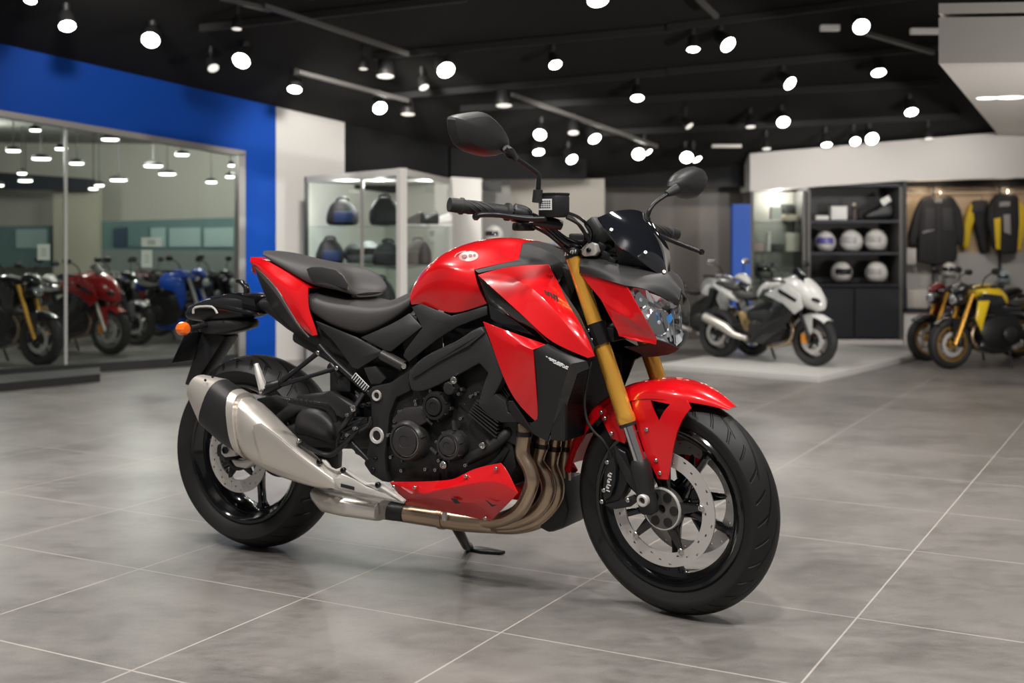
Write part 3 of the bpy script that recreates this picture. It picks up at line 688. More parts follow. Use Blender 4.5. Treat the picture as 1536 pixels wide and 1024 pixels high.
# radiator
ra, rb = T(858, 548, -.19), T(848, 662, -.17)
zt, zb, x0 = ra.z, rb.z, (ra.x + rb.x) / 2 - .03
rad = obj('radiator', bx((x0, 0, (zt + zb) / 2), (.03, .35, zt - zb), None), M['black'], bike, bevel=.004)
bm = bmesh.new()
for k in range(44): box(bm, (x0 + .0165, 0, zb + .008 + (zt - zb - .016) * k / 43), (.004, .335, .0022))
obj('radiator_fins', bm, M['satin'], rad)
obj('radiator_tank', bx((x0, -.176, (zt + zb) / 2), (.045, .02, (zt - zb) * .98)), M['black'], rad, bevel=.006)
obj('radiator_tank', bx((x0, .176, (zt + zb) / 2), (.045, .02, (zt - zb) * .98)), M['black'], rad, bevel=.006)
# ---------------------------------------------------------------- seats, tail
s0 = tr([(474, 427, 0), (500, 428, 0), (526, 437, 0), (550, 454, 0), (571, 453, 0), (592, 447.5, 0), (615, 436, 0)])
s1 = tr([(470, 431, -.06), (494, 434, -.06), (522, 443, -.06), (548, 456.5, -.062), (569, 456, -.062), (591, 451, -.058), (614, 439.5, -.05)])
s2 = tr([(463, 445, -.112), (489, 456, -.118), (520, 459.5, -.12), (550, 462, -.122), (575, 461, -.116), (597, 456, -.108), (615, 445, -.092)])
s3 = tr([(464, 456, -.120), (489, 470, -.128), (521, 478, -.132), (543, 482, -.134), (570, 477, -.126), (594, 467, -.115), (615, 452, -.096)])
s4 = tr([(468, 469, -.118), (489, 486, -.126), (521, 497, -.130), (539, 502, -.132), (562, 494, -.126), (592, 478, -.114), (614, 458, -.096)])
for row_ in (s0, s1, s2, s3, s4): row_.insert(0, row_[0] + V((-.07, .012 if row_[0].y < -.03 else 0, .020)))
s5 = [V((p.x, -.07, p.z - .012)) for p in s4]
seat = obj('rider_seat', grid([s0, s1, s2, s3, s4, s5], mirror=MIR, bc=.6, crow=(2, 4), cv=.3, inside=(-.3, 0, .75)), M['seat'], bike, sub=2, solid=.006, angle=60, label='dark grey vinyl rider seat')
p0 = tr([(397, 375, 0), (419, 376, 0), (443, 383, 0), (474, 389, 0), (499, 395.5, 0), (513, 403, 0), (522, 416, 0), (527, 430, 0)])
p1 = tr([(395, 377, -.05), (417, 379.5, -.055), (441, 387, -.06), (470, 394, -.07), (497, 398.5, -.075), (511, 406, -.078), (520, 418, -.08), (526, 432, -.08)])
p2 = tr([(394, 380, -.07), (412, 387, -.085), (437, 398, -.095), (460, 410, -.105), (494, 410, -.112), (511, 417, -.112), (521, 427, -.108), (526, 435, -.10)])
p3 = tr([(396, 384, -.07), (404, 391, -.085), (430, 406, -.098), (449, 418, -.108), (467, 428, -.115), (490, 431.5, -.116), (508, 436, -.112), (525, 441, -.10)])
p4 = [V((p.x, -.05, p.z - .012)) for p in p3]
for row_, fx in ((p0, .004), (p1, .004), (p2, .002), (p3, .0), (p4, -.01)): row_.append(V((p3[-1].x + fx - .004, row_[0].y * .0 + (0 if row_ is p0 else -.05 if row_ is p1 else -.075), p3[-1].z + (.006 if row_ is p0 else .004 if row_ is p1 else 0) - .004)))
p5 = [V((p.x, 0, p.z)) for p in p4]
pil = obj('pillion_seat', grid([p0, p1, p2, p3, p4, p5], mirror=MIR, bc=.6, crow=(3,), cv=.4, inside=(-.45, 0, .85)), M['seat'], bike, sub=2, solid=.006, angle=60, label='dark grey vinyl pillion seat')
ins = [(459, 403), (467, 400), (482, 400), (503, 404.5), (514, 413), (521, 425), (520, 434), (503, 429), (478, 425), (468, 423), (463, 414)]
bm = splate([(x, y, -.1135) for x, y in ins], -.113, .006)
obj('seat_side_insert', bm, M['plastic2'], pil, bevel=.003)
ta = tr([(376, 386, -.03), (396, 388, -.066), (406, 394, -.082), (431, 408, -.100), (462, 431, -.122), (461, 460, -.130), (471, 484, -.134), (476.5, 502, -.128)])
tcw = tr([(381, 399, -.05), (393, 409, -.10), (408, 422, -.118), (423, 442, -.130), (437, 468, -.134), (451, 490, -.132), (461, 499, -.130), (468, 504, -.126)])
tbm = [(a + b) / 2 + V((0, -.010, .0)) for a, b in zip(ta, tcw)]
tcen = [V((p.x, -.03, p.z - .006)) for p in ta[:4]]
pair('tail_panel', grid([ta, tbm, tcw], crow=(1,), cv=.3), M['red'], bike, sub=2, solid=.004, label='red tail panel')
obj('tail_top_cover', grid([[V((p.x, 0, p.z - .004)) for p in ta[:5]], ta[:5]], mirror=MIR, inside=(-.5, 0, .7)), M['red'], bike, sub=1, solid=.003)
bm = grid([tr([(375.5, 386, 0), (376, 386, -.03), (381, 399, -.052)]), tr([(377, 405, 0), (379, 408, -.03), (383, 412, -.05)])], mirror=MIR, inside=(-.6, 0, .9))
obj('tail_light', bm, M['redlens'], bike, sub=1, solid=.003, label='red tail light lens')
g0 = tr([(382, 400, -.06), (394, 411, -.104), (408, 424, -.122), (421, 444, -.134), (436, 470, -.138), (450, 492, -.136), (463, 506, -.130)])
g1_ = tr([(384, 407, -.055), (398, 428, -.100), (411, 443, -.118), (426, 464, -.130), (440, 485, -.132), (452, 499, -.130), (462, 507, -.126)])
g2 = tr([(386, 414, -.04), (399, 449, -.070), (410, 463, -.080), (421, 476, -.095), (436, 492, -.105), (450, 502, -.11), (459, 507, -.115)])
g1 = [a.lerp(b, .55) for a, b in zip(g0, g1_)]
pair('tail_trim_strip', grid([g0, g1]), mat('strip_grey', (.085, .083, .083), .4), bike, sub=2, solid=.004, label='lighter grey strip along tail panel')
pair('tail_lower_panel', grid([g1, g1_, g2], crow=(1,), cv=.8), M['plastic'], bike, sub=2, solid=.004)
obj('tail_hook', tb([T(371, 440, .05), T(369, 430, .05), T(362, 423, .05), T(355, 422, .05)], [.012, .011, .009, .006], 10, 4), M['gloss'], bike)
bm = bmesh.new()
rings = []
for px, py, hw_, hh in ((390, 455, .04, .012), (415, 458, .055, .03), (450, 478, .08, .035), (500, 500, .1, .05), (560, 520, .1, .06), (620, 520, .11, .07)):
    c = T(px, py, 0); rings.append([c + V((0, a, b)) for a, b in rrect(hw_, hh, 3, 16)])
loft(bm, rings); bmesh.ops.recalc_face_normals(bm, faces=bm.faces)
obj('rear_frame', bm, M['black'], bike)
# licence plate holder, indicators
bm = bmesh.new()
rings = []
for px, py, hw_, hh in ((412, 458, .03, .022), (388, 456, .045, .026), (384, 458, .070, .040), (356, 460, .078, .044), (326, 464, .08, .040), (304, 467, .075, .028), (296, 470, .06, .012)):
    c = T(px, py, 0); rings.append([c + V((0, a, b)) for a, b in rrect(hw_, hh, 3.5, 16)])
loft(bm, rings); bmesh.ops.recalc_face_normals(bm, faces=bm.faces)
hol = obj('plate_holder', bm, M['satin'], bike, bevel=.008)
obj('holder_cover', splate([(314, 445), (345, 439.5), (381, 448), (385, 467), (362, 462), (332, 455), (316, 452)], -.066, .13), M['gloss'], hol, bevel=.005)
obj('holder_fin', splate([(299, 456), (330, 456), (372, 466), (384, 472), (356, 470), (318, 463), (297, 464)], -.086, .17), M['gloss'], hol, bevel=.003)
bm = bmesh.new(); rings = []
for px, py, hw_, hh in ((386, 484, .03, .014), (362, 487, .048, .026), (332, 489, .055, .034), (306, 490, .05, .020)):
    c = T(px, py, -.02); rings.append([c + V((0, a, b)) for a, b in rrect(hw_, hh, 3, 14)])
loft(bm, rings); bmesh.ops.recalc_face_normals(bm, faces=bm.faces)
obj('plate_light_box', bm, M['black'], hol, sub=1)
bm = bmesh.new()
q = [T(p[0], p[1], -.03) for p in ((306, 486), (338, 505), (290, 579), (276, 577))]
prism(bm, q, (0, .07, 0)); bmesh.ops.recalc_face_normals(bm, faces=bm.faces)
obj('mudguard_flap', bm, M['black'], hol, bevel=.006)
bm = bmesh.new(); q = [T(p[0], p[1], -.10) for p in ((275, 498), (291, 486))]
e0, e1 = T(256, 545, -.10), T(262, 543, -.10)
a0 = T(277, 500, -.1); vv_ = [a0, V((a0.x, .09, a0.z)), V((e0.x, .09, e0.z)), e0]
prism(bm, vv_, (.006, 0, .002)); bmesh.ops.recalc_face_normals(bm, faces=bm.faces)
obj('number_plate', bm, M['black'], hol, bevel=.002, label='blank black number plate board')
obj('plate_loop', tb([T(290, 470, -.085), T(293, 461, -.085), T(318, 460, -.085), T(326, 470, -.085)], .004, 8, 3), M['alu'], hol)
for s in (-1, 1):
    y = -.17 if s < 0 else .085
    c = T(277, 493, -.165); c = V((c.x, y, c.z))
    ind = obj('turn_signal', tb([V((T(302, 486, -.09).x, s * .07, c.z + .006)), V((c.x + .012, y - s * .02, c.z + .002)), ], [.010, .008], 12), M['black'], hol)
    obj('signal_lens', lt([(-.026, .004), (-.023, .014), (-.013, .021), (0, .0225), (.010, .0205), (.016, .015), (.018, .004)], c, (1, 0, 0), 11), M['orange'], ind, smooth=False, label='orange turn signal lens')
    bolt(ind, V((T(302, 485, -.09).x, s * .082, T(302, 485, -.09).z)), (0, s, 0), .008, m='satin')
# ---------------------------------------------------------------- side covers and frame
A_ = [(617, 460, -.126), (631, 455, -.130), (677, 474, -.150), (730, 458, -.158), (731, 472, -.162), (687, 489, -.160), (655, 508, -.158), (613, 543, -.152), (604, 534, -.150), (608, 524, -.150), (633, 491, -.150)]
pair('side_cover', mesh([T(*p) for p in A_], [(0, 1, 2, 5, 6, 10), (2, 3, 4, 5), (10, 6, 7, 8, 9)], crease=[(2, 5)], cv=.8), M['plastic'], bike, sub=1, solid=.008, bevel=.003)
B_ = [(540, 506, -.132), (592, 484, -.128), (614, 469, -.122), (633, 490, -.148), (586, 527, -.150), (578, 526, -.148), (585, 500, -.145)]
pair('frame_cover', mesh([T(*p) for p in B_], [(0, 1, 6), (1, 2, 3, 6), (0, 6, 4, 5), (6, 3, 4)], crease=[(0, 6, 3)], cv=.8), M['plastic'], bike, sub=1, solid=.008, bevel=.003)
C_ = [(472, 481, -.124), (502, 493, -.132), (534, 505, -.134), (571, 526, -.150), (570, 533, -.150), (536, 554, -.140), (528, 551, -.138), (475, 488, -.122), (500, 512, -.130)]
pair('rear_side_cover', mesh([T(*p) for p in C_], [(0, 1, 8, 7), (1, 2, 3, 8), (8, 3, 4, 5, 6)], crease=[(7, 8, 3)], cv=.9), M['plastic'], bike, sub=1, solid=.008, bevel=.003)
obj('frame_tube', tb([T(574, 532, -.14), T(607, 550, -.145)], .017, 16), M['engine2'], bike)
bolt(bike, T(606, 549, -.155), (.5, -.8, -.2), .008)
sp = [(611, 568, -.165), (613, 556, -.170), (622, 545, -.178), (641, 530, -.186), (689, 511, -.192), (705, 496, -.19), (723, 489, -.182), (730, 500, -.182), (740, 524, -.186), (756, 563, -.186), (744, 589, -.176), (729, 611, -.172), (716, 608, -.172), (721, 584, -.172), (731, 559, -.175), (718, 545, -.178), (700, 556, -.180), (667, 573, -.180), (632, 590, -.172), (616, 586, -.165)]
bm = mesh([T(*p) for p in sp], [(0, 1, 2, 18, 19), (2, 3, 17, 18), (3, 4, 16, 17), (4, 5, 15, 16), (5, 6, 7, 8, 15), (8, 9, 14, 15), (9, 10, 13, 14), (10, 11, 12, 13)], bc=1)
spar = pair('main_frame_spar', bm, M['plastic2'], bike, sub=1, solid=.03, bevel=.007)
rb_ = [(614, 560, -.178), (622, 548, -.184), (641, 533, -.192), (689, 514, -.198), (705, 499, -.196), (722, 491, -.188), (727, 499, -.189), (702, 519, -.196), (655, 545, -.190), (632, 560, -.184), (619, 568, -.178)]
obj('spar_rib', splate(rb_, -.19, .012), M['plastic2'], spar[0], bevel=.004)
fr = [(716, 608, -.172), (729, 604, -.175), (742, 590, -.178), (758, 601, -.18), (762, 618, -.18), (774, 622, -.176), (776, 634, -.172), (752, 634, -.17), (738, 628, -.17)]
pair('engine_mount', splate(fr, -.17, .03), M['plastic'], bike, bevel=.005)
pv = [(584, 574), (617, 552), (612, 565), (616, 586), (594, 596), (590, 606), (584, 622), (581, 655), (577, 680), (578, 704), (584, 724), (572, 722), (556, 712), (545, 696), (552, 668), (557, 634), (555, 598), (548, 590), (557, 580)]
pp = splate([(x, y, -.150) for x, y in pv], -.15, .035)
piv = pair('pivot_plate', pp, M['plastic'], bike, bevel=.006)
for px, py, r in ((565.5, 593, .0165), (565.5, 653, .0250)):
    obj('pivot_ring', lt([(0, r * .55), (.004, r * .62), (.005, r * .92), (0, r)], T(px, py, -.151), (0, -1, 0), 28, closed=True), M['alu'], piv[0], label='bright ring on frame pivot')
    obj('pivot_bolt', lt([(0, r * .58), (.001, 0.0)], T(px, py, -.1515), (0, -1, 0), 22), M['black'], piv[0])
for p in ((563, 688), (560, 704)): bolt(piv[0], T(p[0], p[1], -.152), (0, -1, 0), .006, m='satin')
bm = splate([(545, 552), (562, 549), (578, 568), (570, 576), (556, 576)], -.145, .012); obj('frame_bracket', bm, M['plastic'], bike, bevel=.003)
# subframe tube, passenger peg bracket
sub = obj('subframe_tube', tb([T(480, 518, -.125), T(500, 540, -.13), T(555, 590, -.135)], .010, 12, 3), M['satin'], bike)
obj('data_plate', splate([(527, 567), (533, 559), (553, 580), (547, 587)], -.147, .004), M['white'], sub)
bm = bmesh.new()
for k in range(7):
    t = (k + .5) / 7; c = T(530 + 20 * t, 563.5 + 20 * t, -.1478)
    box(bm, c, (.0045, .0008, .021), Matrix.Rotation(math.radians(-40 + 90 - 6), 4, 'Y') if k % 3 else Matrix.Rotation(math.radians(40), 4, 'Y'))
obj('plate_print', bm, M['black'], sub)
br = obj('pillion_peg_bracket', tb([T(478, 528, -.14), T(448, 552, -.165), T(415, 577, -.18)], [.0105, .009, .012], 12, 3, flat=.8), M['satin'], bike)
obj('bracket_arm', tb([T(505, 552, -.14), T(455, 567, -.165), T(412, 580, -.18)], [.009, .0075, .010], 12, 3, flat=.8), M['satin'], br)
obj('bracket_joint', tb([T(420, 575, -.178), T(404, 581, -.19), T(392, 588, -.20)], [.014, .018, .012], 12, 2), M['satin'], br)
obj('pillion_peg', tb([T(395, 583, -.20), T(388, 560, -.205), T(384, 545, -.207)], [.0175, .014, .009], 10, 0, flat=.8), M['alu'], br, label='bright folding pillion footpeg')
bolt(br, T(392, 586, -.212), (-.2, -1, 0), .008)
bolt(br, T(477, 529, -.152), (0, -1, 0), .007, m='bolt'); bolt(br, T(505, 552, -.15), (0, -1, 0), .007)
# ---------------------------------------------------------------- engine
eng_prof = [(585, 600), (600, 580), (640, 560), (690, 560), (715, 590), (742, 650), (768, 660), (775, 700), (755, 735), (690, 745), (600, 735), (580, 715), (576, 660)]
ey = -.135
bm = bmesh.new(); a = [T(x, y, ey) for x, y in eng_prof]; prism(bm, a, (0, .27, 0)); bmesh.ops.recalc_face_normals(bm, faces=bm.faces)
eng = obj('engine', bm, M['engine'], bike, bevel=.012, label='black four cylinder engine')
cylp = [(640, 562), (690, 520), (728, 500), (750, 560), (790, 640), (778, 672), (745, 655), (700, 620)]
bm = bmesh.new(); prism(bm, [T(x, y, -.14) for x, y in cylp], (0, .28, 0)); bmesh.ops.recalc_face_normals(bm, faces=bm.faces)
obj('cylinder_head', bm, M['engine'], eng, bevel=.008)
bm = bmesh.new()
for k in range(7):
    t = k / 6
    p, q = V((714 - 12 * t, 600 + 20 * t)), V((749 - 5 * t, 622 + 34 * t))
    a0, a1 = T(p.x, p.y, -.168), T(q.x, q.y, -.168); n = (a1 - a0).cross(V((0, 1, 0))).normalized() * .0016
    prism(bm, [a0 - n, a1 - n, a1 + n, a0 + n], (0, .33, 0))
for k in range(7):
    t = k / 6
    p, q = V((736 + 14 * t, 592 - 20 * t)), V((752 + 12 * t, 610 - 16 * t))
    a0, a1 = T(p.x, p.y, -.155), T(q.x, q.y, -.155); n = (a1 - a0).cross(V((0, 1, 0))).normalized() * .0012
    prism(bm, [a0 - n, a1 - n, a1 + n, a0 + n], (0, .31, 0))
bmesh.ops.recalc_face_normals(bm, faces=bm.faces)
obj('cooling_fins', bm, M['engine2'], eng, smooth=False)
def cover(px, py, y, r, depth, m, name, ribs=0, inner=.66):
    c = T(px, py, y)
    o = obj(name, lt([(-.04, r * 1.04), (depth * .35, r * 1.02), (depth * .75, r * .95), (depth, r * .86), (depth, r * (inner + .08)), (depth - .005, r * (inner + .05)), (depth - .005, r * inner), (depth + .003, r * (inner - .03)), (depth + .005, r * .5), (depth + .005, r * .30), (depth + .0035, r * .29), (depth + .0035, 0)], c, (0, -1, 0), 56), M[m], eng)
    bm = bmesh.new()
    for k in range(ribs):
        a_ = 2 * PI * k / ribs + .3
        d = V((math.cos(a_), 0, math.sin(a_)))
        box(bm, c + d * r * .93 + V((0, -depth * .6, 0)), (r * .22, depth * .7, r * .10), Matrix.Rotation(-a_, 4, 'Y'))
    if ribs: obj('cover_ribs', bm, M[m], o, bevel=.002)
    return o, c
cl, c = cover(616, 660, -.150, .060, .030, 'engine2', 'clutch_cover', 3, .70)
obj('cover_ring', lt([(.0245, .0435), (.0265, .0435), (.0265, .0422), (.0245, .0422)], c, (0, -1, 0), 56, closed=True), M['alu'], cl)
st_, c = cover(658, 608, -.150, .043, .026, 'engine', 'starter_cover', 8, .60)
al, c = cover(680, 667, -.150, .043, .030, 'engine2', 'timing_cover', 7, .62)
obj('cover_ring', lt([(.0245, .0275), (.0262, .0275), (.0262, .0265), (.0245, .0265)], c, (0, -1, 0), 48, closed=True), M['alu'], al)
up = obj('cover_upper', splate([(586, 628), (604, 612), (634, 608), (642, 632), (628, 640), (605, 644)], -.165, .03), M['engine2'], eng, bevel=.008)
obj('oil_filler', lt([(-.03, .020), (.02, .020), (.024, .017), (.024, 0)], T(679, 581, -.16), (0, -1, 0), 8), M['plastic'], eng, bevel=.002)
bolt(eng, T(681, 570, -.186), (0, -1, 0), .010)
bolt(eng, T(666, 697, -.166), (0, -1, 0), .0115, h=.008)
for px, py in ((601, 617), (594, 631), (584, 652), (588, 685), (604, 705), (625, 601), (648, 586), (690, 590), (677, 612), (693, 627), (657, 662), (660, 690), (700, 697), (723, 667), (626, 606), (655, 704), (640, 703), (708, 594), (716, 590), (694, 583)):
    bolt(eng, T(px, py, -.152), (0, -1, 0), .0058, h=.010)
for px0, py0, px1, py1 in ((640, 628, 650, 636), (646, 672, 656, 680), (680, 630, 682, 645), (730, 660, 736, 668)):
    obj('engine_rib', tb([T(px0, py0, -.16), T(px1, py1, -.16)], [.005, .007], 8), M['engine2'], eng)
obj('water_pump_hose', tb([T(700, 690, -.13), T(735, 672, -.15), T(760, 650, -.14), T(775, 640, -.1)], .016, 14, 4), M['rubber'], bike)
obj('coolant_pipe', tb([T(705, 712, -.13), T(738, 700, -.14), T(762, 670, -.13)], .013, 14, 4), M['satin'], bike)
bolt(bike, T(724, 668, -.17), (0, -1, 0), .009)
obj('airbox', bx((.24, 0, .74), (.40, .2, .18)), M['black'], bike, bevel=.03)
obj('inner_frame', bx((-.22, 0, .62), (.34, .16, .34)), M['black'], bike, bevel=.03)
obj('oil_pan', splate([(770, 775), (800, 788), (822, 800), (846, 792), (852, 765), (843, 720), (820, 720), (790, 740)], .02, .14), M['black'], bike, bevel=.012)
# ---------------------------------------------------------------- exhaust
hd = [([(786, 634), (787, 650), (784, 680), (795, 704), (797, 727), (780, 764), (748, 780), (722, 782)], -.135, .0205),
      ([(813, 650), (812, 668), (806, 692), (820, 716), (821, 742), (803, 769), (769, 783), (730, 784)], -.065, .0205),
      ([(833, 652), (831, 672), (827, 698), (836, 727), (831, 754), (806, 778), (773, 789), (735, 787)], .005, .0205),
      ([(851, 654), (849, 672), (845, 698), (846, 727), (838, 754), (812, 780), (775, 790), (737, 789)], .07, .0205)]
for ps, y, r in hd:
    n = len(ps); pts = [T(p[0], p[1], y if i < 5 else y + ((-.06) - y) * (i - 4) / 4) for i, p in enumerate(ps)]
    hp = obj('header_pipe', tb(pts, [r] * n, 18, 5), M['bronze'], bike, label='heat tinted exhaust header pipe')
    obj('header_collar', tb([pts[1] + (pts[0] - pts[1]) * .2, pts[1] + (pts[2] - pts[1]) * .12], r * 1.12, 18), M['satin'], hp)
mp = obj('exhaust_pipe', tb([T(742, 784, -.07), T(700, 781, -.075), T(665, 776, -.08), T(606, 768, -.085)], [.030, .031, .031, .029], 20, 4), M['bronze'], bike, label='heat tinted exhaust collector pipe')
obj('pipe_clamp', tb([T(668, 776.5, -.08), T(661, 775.5, -.08)], .034, 20), M['bronze'], mp)
obj('clamp_bolt', bx(T(667, 774, -.115), (.014, .010, .026)), M['alu'], mp, bevel=.002)
def esec(tpx, bpx, y, w, p=2.6, n=28):
    t, b = T(tpx[0], tpx[1], y), T(bpx[0], bpx[1], y); c = (t + b) / 2; h = (t - b) / 2
    return [c + V((0, a, 0)) + h * z for a, z in rrect(w, 1.0, p, n)]
bm = bmesh.new()
loft(bm, [esec((611, 753), (609, 782), -.085, .032), esec((585, 750), (580, 778), -.085, .034)]); bmesh.ops.recalc_face_normals(bm, faces=bm.faces)
obj('pipe_band', bm, M['black'], mp)
bm = bmesh.new()
loft(bm, [esec((586, 745), (582, 778), -.10, .075, 3), esec((540, 735), (535, 770), -.10, .095, 3), esec((505, 727), (508, 764), -.10, .095, 3), esec((487, 724), (492, 748), -.10, .08, 3)]); bmesh.ops.recalc_face_normals(bm, faces=bm.faces)
obj('exhaust_chamber', bm, M['steel'], bike, bevel=.006, label='brushed steel exhaust chamber under engine')
SY_ = -.225
secs = {0: ((301, 562), (290, 596), .040), 1: ((334, 569), (311, 638), .058), 15: ((345, 577), (338, 661), .061), 2: ((356, 585), (368, 680), .062), 3: ((384, 601), (393, 698), .060), 4: ((412, 630), (420, 712), .054), 5: ((445, 663), (447, 722), .046), 6: ((477, 691), (478, 731), .034), 7: ((502, 713), (504, 735), .022)}
def sec(k, g=1.0):
    a, b, w = secs[k]; r = esec(a, b, SY_ + (.03 if k == 7 else .015 if k == 6 else 0), w); c = sum(r, V()) / len(r)
    return [c + (p - c) * g for p in r]
bm = bmesh.new(); loft(bm, [sec(2, .99), sec(3), sec(4), sec(5), sec(6), sec(7)]); bmesh.ops.recalc_face_normals(bm, faces=bm.faces)
sil = obj('silencer', bm, M['steel'], bike, sub=1, label='brushed steel silencer')
bm = bmesh.new(); loft(bm, [sec(1, 1.0), sec(15, 1.015), sec(2, 1.015), sec(2, .95)]); bmesh.ops.recalc_face_normals(bm, faces=bm.faces)
obj('silencer_sleeve', bm, M['plastic'], sil, angle=50, label='black sleeve of silencer')
bm = bmesh.new(); loft(bm, [sec(1, 1.01), [a.lerp(b, .5) for a, b in zip(sec(1, 1.012), sec(0))], sec(0, 1.0), sec(0, .86), [p + V((.03, 0, -.02)) for p in sec(0, .8)]]); bmesh.ops.recalc_face_normals(bm, faces=bm.faces)
cap_ = obj('silencer_end_cap', bm, M['steel'], sil, label='brushed steel end cap')
bm = bmesh.new(); loft(bm, [[p + V((-.001, 0, .001)) for p in sec(0, .84)], [p + V((-.004, 0, .003)) for p in sec(0, .84)]]); bmesh.ops.recalc_face_normals(bm, faces=bm.faces)
obj('end_cap_grille', bm, M['black'], sil)
for p in ((308, 570), (319, 565)): obj('rivet', lt([(-.002, .004), (.002, .004), (.002, 0)], T(p[0], p[1], SY_ - .045), (-.2, -.9, .4), 12), M['black'], sil)
# raised heat shield along the outer face of the silencer
hs = [tr([(381, 637, SY_ - .061), (391, 634, SY_ - .060), (420, 655, SY_ - .054), (447, 679, SY_ - .046), (478, 701, SY_ - .034), (501, 717, SY_ - .014)]),
      tr([(384, 655, SY_ - .064), (394, 652, SY_ - .063), (422, 670, SY_ - .057), (450, 693, SY_ - .050), (480, 712, SY_ - .038), (503, 726, SY_ - .016)]),
      tr([(395, 694, SY_ - .056), (402, 697, SY_ - .055), (424, 706, SY_ - .050), (452, 717, SY_ - .042), (480, 727, SY_ - .032), (504, 733, SY_ - .012)])]
obj('silencer_shield', grid([[p + V((0, -.005, 0)) for p in r] for r in hs], crow=(), bc=.8), M['steel'], sil, sub=2, solid=.009, bevel=.003)
obj('silencer_collar', (lambda b: (loft(b, [sec(2, 1.0), sec(2, 1.04), [a.lerp(q, .35) for a, q in zip(sec(2, 1.04), sec(3, 1.045))], [a.lerp(q, .35) for a, q in zip(sec(2, 1.0), sec(3, 1.0))]]), bmesh.ops.recalc_face_normals(b, faces=b.faces), b)[2])(bmesh.new()), M['steel'], sil, label='steel collar of silencer')
he = [(470, 697, -.215), (481, 688, -.215), (489, 690, -.215), (499, 704, -.21), (507, 703, -.208), (514, 699, -.206), (523, 706, -.204), (530, 711, -.202), (550, 723, -.198), (560, 722, -.196), (575, 725, -.194), (592, 738, -.19), (608, 751, -.186), (605, 755, -.184), (562, 746, -.194), (520, 737, -.202), (502, 734, -.206), (497, 718, -.222)]
plt = obj('heel_guard', mesh([T(*p) for p in he], [(0, 1, 2, 3, 17), (3, 4, 15, 16, 17), (4, 5, 6, 7, 15), (7, 8, 14, 15), (8, 9, 10, 11, 14), (11, 12, 13, 14)], bc=1), M['alu'], bike, sub=1, solid=.006, label='polished aluminium exhaust heel guard')
hp_ = [(499, 719), (512, 710), (529, 718), (549, 730), (563, 735), (601, 752), (562, 744), (508, 733)]
obj('guard_rib', splate([(x, y, -.226 + (x - 500) * .00036) for x, y in hp_], -.22, .008), M['alu'], plt, bevel=.003)
obj('guard_slot', splate([(511, 725, -.2235), (531, 730, -.2165), (531, 735, -.2165), (511, 730, -.2235)], -.22, .003), M['plastic'], plt)
obj('guard_ridge', tb([T(484, 690, -.2185), T(492, 699, -.217), T(507, 706, -.212), T(514, 703, -.2095), T(530, 714, -.2055), T(550, 726, -.2015), T(565, 727, -.199), T(605, 752, -.188)], .0035, 8, 3), M['alu'], plt)
for p in ((479, 692), (515, 705), (567, 727)): bolt(plt, T(p[0], p[1], -.222 if p[0] < 500 else -.212 if p[0] < 540 else -.203), (0, -1, 0), .0085, m='satin', h=.006); 
# ---------------------------------------------------------------- belly pan
bp = tp({0: (584, 723, -.176), 1: (673, 721, -.178), 2: (686, 716, -.180), 3: (711, 701, -.182), 4: (751, 694, -.176), 5: (761, 704, -.178), 6: (777, 739, -.182), 7: (761, 757, -.176), 8: (735, 782, -.140), 9: (686, 771, -.120), 10: (609, 757, -.120), 11: (603, 748, -.150), 12: (616, 741, -.188), 13: (690, 729, -.200), 14: (745, 716, -.196), 15: (672, 752, -.176), 16: (740, 757, -.182)})
bm = mesh(bp, [(0, 1, 12), (1, 2, 13, 12), (2, 3, 14, 13), (3, 4, 5, 14), (5, 6, 14), (14, 6, 7, 16), (13, 14, 16, 15), (12, 13, 15), (12, 15, 10, 11), (0, 12, 11), (15, 16, 8, 9), (15, 9, 10), (16, 7, 8)], crease=[(12, 13, 14), (12, 15, 16), (14, 6)], cv=.92, bc=1)
bel = pair('belly_pan', bm, M['red'], bike, sub=2, solid=.004, bevel=.0014, angle=14, label='glossy red belly pan')
for p in ((591, 729), (622, 731), (699, 714), (744, 702), (728, 777)): bolt(bel[0], T(p[0], p[1], -.192 if p[1] < 770 else -.150), (0, -1, 0), .0052)
for q in (((676, 747), (684, 748), (689, 755), (682, 755)), ((728, 750), (738, 757), (746, 757), (738, 760))):
    obj('belly_slot', splate([(x, y) for x, y in q], -.1905, .004), M['black'], bel[0])
# ---------------------------------------------------------------- swingarm, rear brake, footrests
bm = bmesh.new()
def arm(seq, y0):
    rings = []
    for px, py, y, hw_, hh in seq:
        c = T(px, py, y); rings.append([c + V((0, a, b)) for a, b in rrect(hw_, hh, 3, 16)])
    loft(bm, rings)
arm([(566, 650, -.10, .03, .045), (520, 648, -.118, .022, .050), (460, 650, -.128, .02, .042), (400, 662, -.132, .018, .030), (352, 671, -.132, .016, .024), (330, 675, -.132, .014, .020)], 0)
arm([(540, 618, -.10, .02, .02), (500, 600, -.118, .018, .03), (450, 606, -.128, .016, .028), (405, 640, -.131, .014, .018), (380, 664, -.132, .012, .012)], 0)
bmesh.ops.recalc_face_normals(bm, faces=bm.faces)
sw_, _s = pair('swingarm', bm, M['plastic'], bike)
obj('swingarm_brace', bx((-.22, 0, .40), (.10, .22, .10)), M['plastic'], bike, bevel=.02)
ab = obj('axle_block', splate([(331, 668), (336, 662), (350, 663), (354, 670), (353, 684), (337, 686), (331, 680)], -.156, .02), M['alu'], sw_, bevel=.004)
obj('axle_nut', lt([(0, .0125), (.004, .012), (.004, .008), (.001, .007), (.001, 0)], T(338, 675, -.158), (0, -1, 0), 6), M['black'], ab, smooth=False)
obj('rear_axle', tb([V((RA.x, -.15, RA.z)), V((RA.x, .15, RA.z))], .012, 16), M['satin'], rwl)
